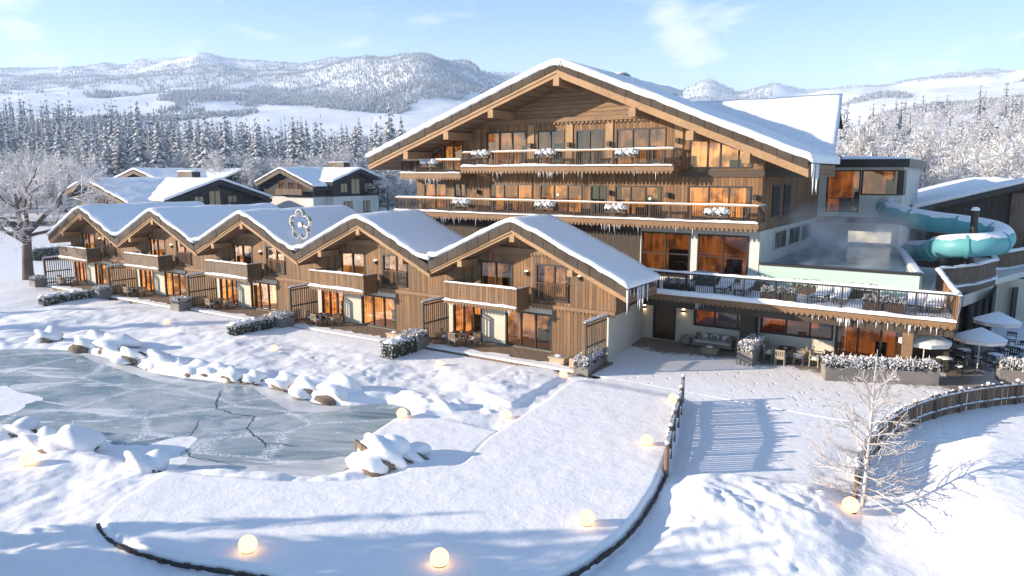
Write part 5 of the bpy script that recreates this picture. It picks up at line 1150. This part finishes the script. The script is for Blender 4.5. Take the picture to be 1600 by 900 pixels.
def planter(label, u0, u1, v0, v1, z, h, seed, ph=.35, frame='row', rz=0, spiky=False, mat='stone'):
    base = ((u0 + u1) / 2, (v0 + v1) / 2, z); t = thing('planter', label, 'planter', base)
    mb = MB(); e = .06; mb.box(u0, u1, v0, v0 + e, z, z + h); mb.box(u0, u1, v1 - e, v1, z, z + h); mb.box(u0, u0 + e, v0 + e, v1 - e, z, z + h); mb.box(u1 - e, u1, v0 + e, v1 - e, z, z + h); mb.box(u0 + e, u1 - e, v0 + e, v1 - e, z, z + h - .08); mb.build('trough', M[mat], t)
    mb = MB(); leaves(mb, (u0 + .05, u1 - .05, v0 + .05, v1 - .05, z + h - .1, z + h + ph), int(1000 * max(.8, (u1 - u0) * (v1 - v0))), .075, seed, .85, .48, .55)
    if spiky:
        rs = random.Random(seed); mb.cur = 1; n = int((u1 - u0) * (v1 - v0) * 16)
        for _ in range(n):
            x, y = rs.uniform(u0 + .1, u1 - .1), rs.uniform(v0 + .1, v1 - .1); mb.tube([(x, y, z + h), (x + rs.uniform(-.05, .05), y, z + h + ph * 1.1), (x + rs.uniform(-.1, .1), y + rs.uniform(-.05, .05), z + h + ph * rs.uniform(1.25, 1.75))], [.055, .04, .008], 5)
    mb.build('plants', [M['leaf'], M['frost']], t); t.rotation_euler[2] += rz
    return t
ORD = ['leftmost lodge', 'second lodge from left', 'middle lodge', 'fourth lodge from left', 'rightmost lodge']
for i in range(5):
    a, d = APEX[i], DZ[i]
    planter('square grey planter of frosted plants at the deck corner of the ' + ORD[i] if i else 'grey stone planter at the outer corner of the leftmost deck', a - 6.9, a - 5.65, 33.0, 34.2, d - .25, .95, 500 + i, .35)
hedge('clipped snow-dusted hedge before the second lodge from the left', APEX[1] - 7.2, 28.8, 32.9, DZ[1] - .35, 1.05, 61, .9)
hedge('clipped snow-dusted hedge before the fourth lodge, left of its planter', APEX[3] - 6.7, 29.6, 32.8, DZ[3] - .25, 1.1, 62, .9)
hedge('clipped snow-dusted hedge nearest the camera, before the rightmost lodge', APEX[4] - 5.9, 30.6, 33.0, -.1, 1.1, 63, .9)
p = at(55, 405, -.5); uu, vv = touv(p)
hedge('long dark hedge behind the big bare tree at far left', uu + 1, vv - 1, vv + 9, -.4, 1.5, 64, 2.2)
planter('long grey planter of frosted plants along the cream side wall', -18.8, -17.95, 33.8, 39.0, -.05, .55, 520, .45, rz=R(7.5))
planter('narrow stone planter between the sofa corner and the dining tables', -11.6, -10.7, 40.9, 43.6, 0, .8, 521, .45)
pA, pB = touv(at(1283, 594)), touv(at(1460, 602)); ctr = ((pA[0] + pB[0]) / 2, (pA[1] + pB[1]) / 2 + .45); ang = math.atan2(pB[1] - pA[1], pB[0] - pA[0]); Lp = math.hypot(pB[0] - pA[0], pB[1] - pA[1])
planter('long low stone planter with spiky frosted shrubs before the restaurant post', ctr[0] - Lp / 2, ctr[0] + Lp / 2, ctr[1] - .45, ctr[1] + .45, 0, .72, 522, .42, rz=ang, spiky=True)
pA = touv(at(1556, 594)); planter('stone planter of frosted shrubs at the right edge by the umbrellas', pA[0], pA[0] + 3.4, pA[1], pA[1] + 1.0, 0, .7, 523, .42, rz=R(12), spiky=True)
def boulder(x, y, r, label, seed, z=ICE, snowy=.8, hgt=.8):
    r *= (.85, 1.15, 1.0, 1.3, 1.1)[seed % 5]; p = at(x, y, z); t = thing('boulder', label, 'boulder', p, 'world'); mb = MB(); mb.blob((p[0], p[1] - r * .05, z + r * .12), (r * .93, r * .8, r * hgt * .6), .34, seed, 20, 12); mb.build('stone', M['rock'], t, True)
    mb = MB(); mb.blob((p[0] + .03, p[1] + .05, z + r * .42), (r * 1.1, r * .92, r * hgt * snowy), .26, seed + 40, 24, 14, flat=-.5); mb.build('snow_cap', M['snow'], t, True)
for k, (x, y, r, w_) in enumerate([(74, 533, .95, 'low flat boulder alone at the far left end of the shore'), (143, 545, .85, 'dark-based boulder at the left of the far shore'), (180, 548, 1.0, 'tall rounded snow lump at the left of the far shore'), (206, 566, .62, 'small smooth snow mound at the ice edge, left'),
        (254, 574, .85, 'snow-topped boulder, first of the row along the far shore'), (282, 577, .75, 'grey-faced snowy boulder, second of the shore row'), (308, 584, .6, 'small brown-faced boulder, third of the shore row'), (335, 587, .62, 'pale pointed snow boulder, fourth of the shore row'), (368, 595, .55, 'low rounded boulder, fifth of the shore row'),
        (396, 598, .52, 'round low snow boulder, sixth of the shore row'), (446, 606, .8, 'flat boulder with bare brown edge on the shore'), (482, 617, .75, 'snowy boulder beside the largest shore boulder'), (530, 622, 1.02, 'largest round snow boulder at the right end of the shore'), (703, 648, .5, 'snow boulder behind the little pier'), (762, 654, .36, 'small cube-like snow lump by the walk'),
        (62, 703, .85, 'left one of two big snow boulders on the near shore'), (112, 712, .9, 'right one of two big snow boulders on the near shore'), (20, 690, .8, 'snow boulder at the left frame edge'), (222, 742, .6, 'low snow hump at the tip of the walk'),
        (600, 728, .8, 'snow-heaped rock pile peak beside the pier'), (572, 735, .6, 'sloping snow rock at the pond edge below the pier'), (640, 722, .55, 'snow rock on the right of the heaped rock pile')]):
    boulder(x, y, r, w_, 70 + k, ICE if y < 720 or x < 590 else -.1, 1.0 if k in (19,) else .8, 1.0 if k == 19 else .85)
mb = MB(); pp = [at(x, y, .0) for x, y in ((556, 688), (578, 705), (600, 716))]
pier = thing('pier_edge', 'short wooden edge of the little pier above the ice', 'pier', pp[0], 'world')
mb.bar((pp[0][0], pp[0][1] - .05, -.12), (pp[1][0], pp[1][1] - .05, -.12), .1, .36); mb.bar((pp[1][0], pp[1][1] - .05, -.12), (pp[2][0], pp[2][1] - .05, -.12), .1, .36); mb.build('edge_board', M['plank_grey'], pier)
def fence(label, px, H, seed, gap=.045, posts=None, group=None):
    P_ = [np.array(at(x, y, 0)[:2]) for x, y in px]; P_ = [np.array(q) for q in smooth_line(P_, 8)]
    t = thing('fence', label, 'fence', (P_[0][0], P_[0][1], 0), 'world'); cum = [0]
    for a, b in zip(P_[:-1], P_[1:]): cum.append(cum[-1] + np.linalg.norm(b - a))
    pos = lambda s: np.array([np.interp(s, cum, [q[0] for q in P_]), np.interp(s, cum, [q[1] for q in P_])]); T = cum[-1]; rs = random.Random(seed)
    G = lambda q: min(max(gz(q[0], q[1]), -.1), .25)
    pl = MB(); RL = [MB(), MB()]; sn = MB(); s = .1
    while s < T - .1:
        w = rs.uniform(.11, .16); q = pos(s); d = pos(min(T, s + .05)) - pos(max(0, s - .05)); d /= np.linalg.norm(d); h = H * rs.uniform(.93, 1.05); z = G(q)
        a = q - d * w / 2; b = q + d * w / 2; n = np.array((-d[1], d[0])) * .045
        pl.bar((a[0] + n[0], a[1] + n[1], z + h / 2 - .02), (b[0] + n[0], b[1] + n[1], z + h / 2 - .02), .028, h)
        if rs.random() < .5: sn.blob((q[0] + n[0], q[1] + n[1], z + h), (w * .42, .05, .035), .1, rs.randint(0, 99), 8, 6)
        s += w + rs.uniform(gap * .5, gap * 1.5)
    for rl, zr_ in zip(RL, (.3, .92 * H * .92)):
        S_ = np.linspace(0, T, max(2, int(T / .5)))
        for a, b in zip(S_[:-1], S_[1:]):
            qa, qb = pos(a), pos(b); rl.bar((qa[0], qa[1], G(qa) + zr_), (qb[0], qb[1], G(qb) + zr_), .05, .10)
            for sg in (-1,): sn.snow((qa[0], qa[1] - .02, G(qa) + zr_ + .05), (qb[0], qb[1] - .02, G(qb) + zr_ + .05), .09, .06, int(a * 9))
    pl.build('pickets', M['fence'], t); [rl.build('rail', M['fence'], t) for rl in RL]
    n = max(1, round(T / 1.9))
    for i in range(n + 1):
        q = pos(T * i / n); z = G(q); mb = MB(); mb.tube([(q[0], q[1], z - .1), (q[0], q[1], z + H * 1.08)], [.09, .08], 8); mb.build('post', M['fence'], t)
        sn.blob((q[0], q[1], z + H * 1.09), (.10, .10, .07), .1, i, 10, 7)
    sn.build('snow_cap', M['snow'], t, True)
fence('short picket fence beside the snowy walk, seen end on', [(1041, 741), (1050, 696), (1060, 660), (1066, 628)], 1.22, 3, .07)
fence('long curving picket fence round the snow mound on the right', [(1336, 778), (1340, 752), (1352, 726), (1382, 693), (1432, 664), (1490, 646), (1560, 634), (1680, 622)], 1.1, 4, .03)
GL = [(388, 866, .26, 'glowing globe lamp nearest the left foreground'), (687, 887, .26, 'glowing globe lamp in the bottom middle foreground'), (916, 823, .25, 'glowing globe lamp on the walk near its right edge'), (1010, 698, .23, 'glowing globe lamp left of the short picket fence'), (1051, 636, .22, 'glowing globe lamp by the upper end of the short fence'),
      (628, 650, .23, 'glowing globe lamp on the tip of the little pier'), (792, 648, .2, 'dim glowing globe lamp behind the pier'), (686, 570, .19, 'glowing globe lamp before the rightmost lodge deck'), (880, 588, .21, 'glowing globe lamp beside the long grey planter'), (43, 728, .26, 'glowing globe lamp at the far left of the pond'),
      (1328, 804, .26, 'big glowing globe lamp at the foot of the bare sapling'), (428, 545, .18, 'small glowing globe lamp before the fourth lodge'), (260, 500, .18, 'small glowing globe lamp before the second lodge')]
for x, y, r, l_ in GL:
    p = at(x, y, .15 if y > 640 and 380 < x < 1060 else 0); z = gz(p[0], p[1]); t = thing('globe_lamp', l_, 'globe lamp', (p[0], p[1], z), 'world', group='glowing globes lying in the snow')
    mb = MB(); mb.blob((p[0], p[1], z + r * .8), (r, r, r), 0, 1, 24, 14); mb.build('globe', M['globe'], t, True)
    mb = MB(); mb.lathe([(r * .7, -.1), (r * .72, .03), (r * .55, .07)], 16, (p[0], p[1], z)); mb.build('base', M['darkframe'], t)
# ------------------------------------------------------------------ flower sculpture on the roof
fc = on_v(470, 351, 36.2); zb_ = on_v(470, 376, 36.2)[2]
fl = thing('flower_sculpture', 'polished steel flower outline sculpture with round centre on the snowy roof', 'sculpture', fc); pts_ = []
for k in range(100):
    t_ = 2 * math.pi * k / 99; r_ = .62 + .36 * abs(math.cos(2.5 * (t_ - math.pi / 2))) ** .75; pts_.append((fc[0] + 1.13 * r_ * math.cos(t_), fc[1], fc[2] + 1.18 * r_ * math.sin(t_)))
mb = MB()
for a, b in zip(pts_[:-1], pts_[1:]): mb.bar(a, b, .34, .07, (0, 1, 0)) if False else None
vs = []; fs = []
for i, p in enumerate(pts_):
    c = np.array((fc[0], fc[1], fc[2])); d = np.array(p) - c; d /= np.linalg.norm(d)
    for s_, w_ in ((-.15, -.03), (.15, -.03), (.15, .03), (-.15, .03)): vs.append(tuple(np.array(p) + d * w_ + np.array((0, s_, 0))))
for i in range(len(pts_) - 1):
    for k in range(4): fs.append((i * 4 + k, i * 4 + (k + 1) % 4, (i + 1) * 4 + (k + 1) % 4, (i + 1) * 4 + k))
mb.add(vs, fs); mb.build('outline', M['steel'], fl)
mb = MB(); mb.tube([(fc[0], fc[1] - .12, fc[2]), (fc[0], fc[1] + .12, fc[2])], .2, 20); ce = mb.build('centre', M['steel'], fl)
mb = MB(); mb.bar((fc[0] + .2, fc[1], fc[2] - .03), (fc[0] + .72, fc[1], fc[2] - .2), .08, .1); mb.bar((fc[0], fc[1], fc[2] - .9), (fc[0], fc[1] + .1, fc[2] - 2.4), .14, .14); mb.build('stay', M['steel'], fl)
# ------------------------------------------------------------------ furniture (one of each kind, then copies)
def proto(name, cat): return thing(name, '-', cat, (0, 0, 0), 'local')
def make_chair(name='patio_chair', mat='teak', cush='cushion', snowy=True, slim=.05):
    t = proto(name, 'chair'); mb = MB(); mb.box(-.27, .27, -.26, .26, .40, .46); mb.build('seat', M[mat], t)
    mb = MB(); mb.box(-.26, .26, .24, .29, .46, .58); 
    for k in range(5): mb.box(-.25 + k * .11, -.19 + k * .11, .25, .28, .58, .88)
    mb.box(-.27, .27, .235, .295, .86, .95); mb.build('backrest', M[mat], t)
    for sx in (-1, 1):
        for sy in (-1, 1): mb = MB(); mb.bar((sx * .25, sy * .24, 0), (sx * .245, sy * .235, .64 if sy < 0 else .46), slim, slim, (0, 1, 0)); mb.build('leg', M[mat], t)
        mb = MB(); mb.box(sx * .27 - .03, sx * .27 + .03, -.26, .26, .64, .675); mb.build('armrest', M[mat], t)
    mb = MB(); mb.blob((0, -.01, .47), (.27, .26, .09 if snowy else .06), .08, 3, 14, 8, flat=-.1); mb.build('snow_cushion' if snowy else 'cushion', M['snow'] if snowy else M[cush], t, True)
    return t
def make_table(name='patio_table', mat='timber_dark', w=.9, l=1.5, snowy=False, rnd=False):
    t = proto(name, 'table'); mb = MB()
    if rnd: mb.lathe([(l / 2, .70), (l / 2, .74)], 20)
    else:
        for k in range(7): mb.box(-l / 2, l / 2, -w / 2 + k * w / 7, -w / 2 + (k + .9) * w / 7, .70, .74)
    mb.build('tabletop', M[mat], t)
    if rnd: mb = MB(); mb.tube([(0, 0, 0), (0, 0, .7)], .035, 8); mb.lathe([(.25, 0), (.25, .03)], 14); mb.build('pedestal', M[mat], t)
    else:
        for sx in (-1, 1):
            for sy in (-1, 1): mb = MB(); mb.box(sx * (l / 2 - .08) - .035, sx * (l / 2 - .08) + .035, sy * (w / 2 - .08) - .035, sy * (w / 2 - .08) + .035, 0, .70); mb.build('leg', M[mat], t)
    if snowy: mb = MB(); mb.blob((0, 0, .745), (l / 2 * .96, (l if rnd else w) / 2 * .96, .09), .06, 5, 20, 8, flat=0); mb.build('snow_cap', M['snow'], t, True)
    else: mb = MB(); mb.lathe([(.09, .741), (.11, .80), (.10, .82)], 12); mb.build('bowl', M['cushion'], t)
    return t
def make_sofa(w=2.3, mat='wicker', snowy=True):
    t = proto('patio_sofa', 'sofa'); mb = MB(); mb.box(-w / 2, w / 2, -.4, .4, .12, .34); mb.build('seat_base', M[mat], t)
    for s_ in (-1, 1): mb = MB(); mb.box(s_ * (w / 2 - .06) - .06, s_ * (w / 2 - .06) + .06, -.4, .35, .341, .62); mb.build('armrest', M[mat], t)
    mb = MB(); mb.box(-w / 2, w / 2, .3, .42, .342, .80); mb.build('backrest', M[mat], t)
    for k in range(2): mb = MB(); mb.box(-w / 2 + .13 + k * (w / 2 - .13), -w / 2 + .12 + (k + 1) * (w / 2 - .13), -.39, .29, .343, .48); mb.build('seat_cushion', M['cushion'], t)
    for k in range(3): mb = MB(); c = -w / 2 + .5 + k * (w - 1.0) / 2; mb.blob((c, .2, .66), (.33, .12, .2), .04, k, 14, 9); mb.build('back_cushion', M['cushion'], t, True)
    for c in (-w / 2 + .3, 0, w / 2 - .3): mb = MB(); mb.blob((c, .06, .61), (.2, .09, .17), .05, 2, 12, 8); mb.build('pillow', M['cushion_dark'], t, True)
    for s_ in (-1, 1):
        for y in (-.34, .34): mb = MB(); mb.box(s_ * (w / 2 - .12) - .03, s_ * (w / 2 - .12) + .03, y - .03, y + .03, 0, .119); mb.build('leg', M['metal'], t)
    if snowy: mb = MB(); mb.snow((-w / 2, .36, .80), (w / 2, .36, .80), .17, .1, 4); mb.build('snow_cap', M['snow'], t, True)
    return t
def make_coffee(mat='wicker', snowy=True):
    t = proto('coffee_table', 'table'); mb = MB(); mb.box(-.55, .55, -.42, .42, .30, .38); mb.build('tabletop', M[mat], t); mb = MB(); mb.box(-.48, .48, -.36, .36, .02, .299); mb.build('base', M[mat], t)
    mb = MB(); mb.blob((-.05, 0, .38), (.22, .2, .1), .15, 4, 14, 8, flat=0); mb.build('snow_cap' if snowy else 'cloth', M['snow'] if snowy else M['canvas'], t, True)
    return t
def make_umbrella():
    t = proto('parasol', 'umbrella'); mb = MB(); mb.tube([(0, 0, 0), (0, 0, 2.55)], .03, 8); mb.build('pole', M['canvas'], t); mb = MB(); mb.lathe([(.33, 0), (.33, .07), (.1, .1)], 16); mb.build('base', M['stone'], t)
    mb = MB(); n = 8; vs = [(0, 0, 2.5)] + [(1.3 * math.cos(6.2832 * k / n), 1.3 * math.sin(6.2832 * k / n), 2.0) for k in range(n)] + [(1.3 * math.cos(6.2832 * k / n), 1.3 * math.sin(6.2832 * k / n), 1.82) for k in range(n)]
    mb.add(vs, [(0, 1 + k, 1 + (k + 1) % n) for k in range(n)] + [(1 + k, 9 + k, 9 + (k + 1) % n, 1 + (k + 1) % n) for k in range(n)]); mb.build('canopy', M['canvas'], t)
    mb = MB(); vs = [(0, 0, 2.62)] + [(1.28 * math.cos(6.2832 * k / 24), 1.28 * math.sin(6.2832 * k / 24), 2.055 - .035 * abs(math.cos(k * 6.2832 / 6))) for k in range(24)]; mb.add(vs, [(0, 1 + k, 1 + (k + 1) % 24) for k in range(24)]); mb.build('snow_cap', M['snow'], t, True)
    return t
def make_lounger():
    t = proto('sun_lounger', 'sun lounger'); mb = MB(); mb.box(-.36, .36, -.95, .4, .26, .34); mb.build('frame', M['timber_dark'], t)
    mb = MB(); mb.bar((0, .36, .36), (0, .98, .82), .72, .07); mb.build('backrest', M['timber_dark'], t)
    for sx in (-1, 1):
        for y in (-.85, .35): mb = MB(); mb.box(sx * .3 - .03, sx * .3 + .03, y - .03, y + .03, 0, .259); mb.build('leg', M['timber_dark'], t)
    mb = MB(); mb.snow((0, -.93, .34), (0, .4, .38), .72, .17, 3); mb.snow((0, .34, .40), (0, .98, .88), .72, .15, 5); mb.build('snow_cover', M['snow'], t, True)
    return t
def make_box(w=1.5):
    t = proto('window_box', 'flower box'); mb = MB(); mb.box(-w / 2, w / 2, -.15, .13, -.16, .06); mb.build('trough', M['timber_dark'], t); mb = MB(); leaves(mb, (-w / 2, w / 2, -.22, .18, -.02, .34), 420, .075, 9, .8, .5); mb.build('plants', [M['leaf'], M['frost']], t)
    mb = MB(); rs = random.Random(3)
    for k in range(11): mb.blob((-w / 2 + .06 + k * (w - .12) / 10, rs.uniform(-.14, .05), .26 + rs.uniform(-.06, .08)), (rs.uniform(.12, .2), .2, rs.uniform(.12, .2)), .25, k, 10, 7)
    mb.build('snow_cap', M['snow'], t, True); return t
def place(pr, u, v, z, rz, label, group=None, used=set()):
    o = pr if pr.name not in used else copy_tree(pr)
    used.add(pr.name); o.location = row(u, v, z); o.rotation_euler = (0, 0, -AZ + rz); tag(o, label, pr['category'])
    if group: o['group'] = group
    elif 'group' in o: del o['group']
    return o
pc = make_chair(); pt = make_table('patio_table', 'timber_dark', .85, 1.3); ps = make_sofa(2.0); pk = make_coffee(); pw = make_box()
for i in range(5):
    a, d = APEX[i], DZ[i]; z = d + .1; n = ORD[i]
    place(pt, a - 4.2, 35.75, z, .1, f'dark slatted dining table on the deck of the {n}', 'deck dining tables')
    place(pc, a - 5.2, 35.3, z, math.pi / 2 * 1.0 + .2, f'snowy teak chair left of the table, deck of the {n}', 'deck chairs')
    place(pc, a - 4.1, 34.85, z, math.pi + .1, f'snowy teak chair in front of the table, deck of the {n}', 'deck chairs')
    place(pc, a - 3.1, 35.75, z, -math.pi / 2 - .3, f'snowy teak chair right of the table, deck of the {n}', 'deck chairs')
    place(ps, a + 4.95, 35.3, z, -math.pi / 2, f'pale snow-topped sofa at the right deck end of the {n}', 'deck sofas')
    place(pk, a + 3.4, 35.2, z, .0, f'low pale coffee table by the sofa, deck of the {n}', 'deck coffee tables')
for x, y, v, l_ in ((752, 243, 46.22, 'left one on the upper balcony'), (853, 242, 46.22, 'middle one on the upper balcony'), (980, 242, 46.22, 'right one on the upper balcony'), (671, 257, 46.27, 'the one on the small left balcony'),
                    (722, 319, 46.22, 'leftmost on the long middle balcony'), (852, 323, 46.22, 'second from left on the long middle balcony'), (963, 328, 46.22, 'third from left on the long middle balcony'), (1121, 335, 46.22, 'rightmost on the long middle balcony')):
    p = on_v(x, y, v); place(pw, p[0], v, p[2] - .05, 0, 'snow-heaped flower box hung outside the railing, ' + l_, 'flower boxes on the hotel balconies')
# restaurant front
so = make_sofa(2.5, 'teak', False); place(so, -14.0, 44.1, 0, 0, 'grey cushioned sofa against the cream restaurant wall')
ck = make_coffee('teak', False); place(ck, -13.7, 42.6, 0, .1, 'low wooden coffee table before the grey restaurant sofa')
po = thing('wicker_pouf', 'round woven pouf beside the grey restaurant sofa', 'pouf', (-15.75, 43.9, 0)); mb = MB(); mb.blob((-15.75, 43.9, .3), (.4, .4, .34), .03, 2, 18, 10, flat=-.85); mb.build('body', M['cushion_dark'], po, True); mb = MB(); mb.blob((-15.75, 43.9, .56), (.25, .25, .05), .03, 2, 14, 8); mb.build('seat_pad', M['cushion'], po, True)
rc = make_chair('restaurant_chair', 'wicker', 'cushion', True); rt = make_table('restaurant_table', 'timber_dark', .9, 1.5)
for k, (u, n) in enumerate(((-9.45, 'the dining table by the narrow planter'), (-6.85, 'the dining table by the glazed doors'))):
    v = 43.3; place(rt, u, v, 0, math.pi / 2, 'dark slatted restaurant table, ' + ('beside the narrow planter' if k == 0 else 'before the glazed doors'), 'restaurant tables')
    for du, dv, rz, w_ in ((-.85, -.35, math.pi / 2, 'front left'), (-.85, .45, math.pi / 2, 'back left'), (.85, -.35, -math.pi / 2, 'front right'), (.85, .45, -math.pi / 2, 'back right'), (0, -1.15, math.pi, 'near end')):
        if k == 1 and w_ == 'back right': continue
        place(rc, u + du, v + dv, 0, rz + random.uniform(-.15, .15), f'pale armchair at the {w_} of {n}', 'restaurant chairs')
um = make_umbrella()
for x, y, l_ in ((1440, 588, 'snow-covered white parasol beside the restaurant post'), (1526, 583, 'snow-covered white parasol in the middle of the cafe tables'), (1553, 551, 'snow-covered white parasol furthest back by the wing')):
    u, v = touv(at(x, y, 0)); place(um, u, v, 0, .3, l_, 'parasols over the cafe tables')
mc = make_chair('metal_chair', 'metal', 'cushion', True, .03); mt = make_table('cafe_table', 'metal', .8, .85, True, True)
for k, (x, y, n) in enumerate(((1474, 580, 'nearest the restaurant post'), (1506, 566, 'left of the middle parasol'), (1553, 574, 'right of the middle parasol'), (1574, 546, 'under the furthest parasol'), (1594, 562, 'at the right frame edge'))):
    u, v = touv(at(x, y, 0)); place(mt, u, v, 0, 0, 'snow-topped round cafe table ' + n, 'cafe tables')
    for a, w_ in ((-.4, 'right'), (1.4, 'back'), (2.9, 'left'), (4.4, 'front')):
        place(mc, u + .85 * math.cos(a), v + .85 * math.sin(a), 0, a - math.pi / 2, f'black metal chair on the {w_} side of the cafe table {n}', 'cafe chairs')
lo = make_lounger()
for x, l_ in ((1013, 'leftmost, by the lodge roof'), (1132, 'left of the middle pair'), (1163, 'right of the middle pair'), (1284, 'left of the pair right of the middle planter'), (1315, 'right of the pair right of the middle planter'), (1432, 'left of the last pair'), (1462, 'rightmost, near the corner parapet')):
    p = on_v(x, 445 + (x - 1013) * .07, 44.7); place(lo, p[0], 44.6, 3.6, random.uniform(-.12, .12), 'snow-covered sun lounger on the raised terrace, ' + l_, 'sun loungers on the terrace')
for x, w_, l_ in ((1062, 1.9, 'snow-heaped planter behind the terrace railing, left one'), (1217, 1.9, 'snow-heaped planter behind the terrace railing, middle one'), (1383, 2.1, 'snow-heaped planter behind the terrace railing, right one')):
    p = on_v(x, 440 + (x - 1062) * .075, 43.1); planter(l_, p[0] - w_ / 2, p[0] + w_ / 2, 42.8, 43.4, 3.58, .45, 600 + x, .3, mat='timber_dark')
for x, l_ in ((1100, 'low dark hedge trough by the pool wall, left'), (1180, 'low dark hedge trough by the pool wall, second from left'), (1258, 'low dark hedge trough by the pool wall, second from right'), (1345, 'low dark hedge trough by the pool wall, right')):
    p = on_v(x, 436 + (x - 1100) * .06, 46.2); planter(l_, p[0] - .8, p[0] + .8, 46.2, 46.7, 3.58, .5, 700 + x, .35, mat='timber_dark')
# ------------------------------------------------------------------ steam over the pool, haze over the valley
def volume(name, x0, x1, y0, y1, z0, z1, mat, frame=None):
    mb = MB(); mb.box(x0, x1, y0, y1, z0, z1); o = mb.build(name, mat)
    if frame: o.rotation_euler = (0, 0, -AZ)
    o['kind'] = 'stuff'; return o
t = NT('steam'); w = t.obj(); n = t.noise(w, .42, 4, .6, .8); sp = t.n('ShaderNodeSeparateXYZ', {'Vector': w})
g = t.rng(sp.outputs['Z'], 5.0, 9.5, 1.0, 0.0); lf = t.rng(sp.outputs['X'], -4.5, -9.0, .25, 1.0)
den = t.math('MULTIPLY', t.math('MULTIPLY', t.rng(n, .45, .72), t.math('MULTIPLY', g, lf)), .8)
v_ = t.n('ShaderNodeVolumePrincipled', {'Color': (.95, .96, 1, 1), 'Density': den, 'Anisotropy': .2}); t.t.links.new(v_.outputs[0], t.out.inputs['Volume']); M['steam'] = t.m
volume('steam', -12.3, -3.8, 49.5, 65.6, 5.0, 9.5, M['steam'], True)
t = NT('haze'); v_ = t.n('ShaderNodeVolumePrincipled', {'Color': (.70, .84, 1.0, 1), 'Density': 1.3e-4, 'Anisotropy': .1}); t.t.links.new(v_.outputs[0], t.out.inputs['Volume']); M['haze'] = t.m
volume('haze', -8200, 8200, -80, 5650, -40, 760, M['haze'])
SC.cycles.volume_bounces = 2; SC.cycles.volume_step_rate = 2.0
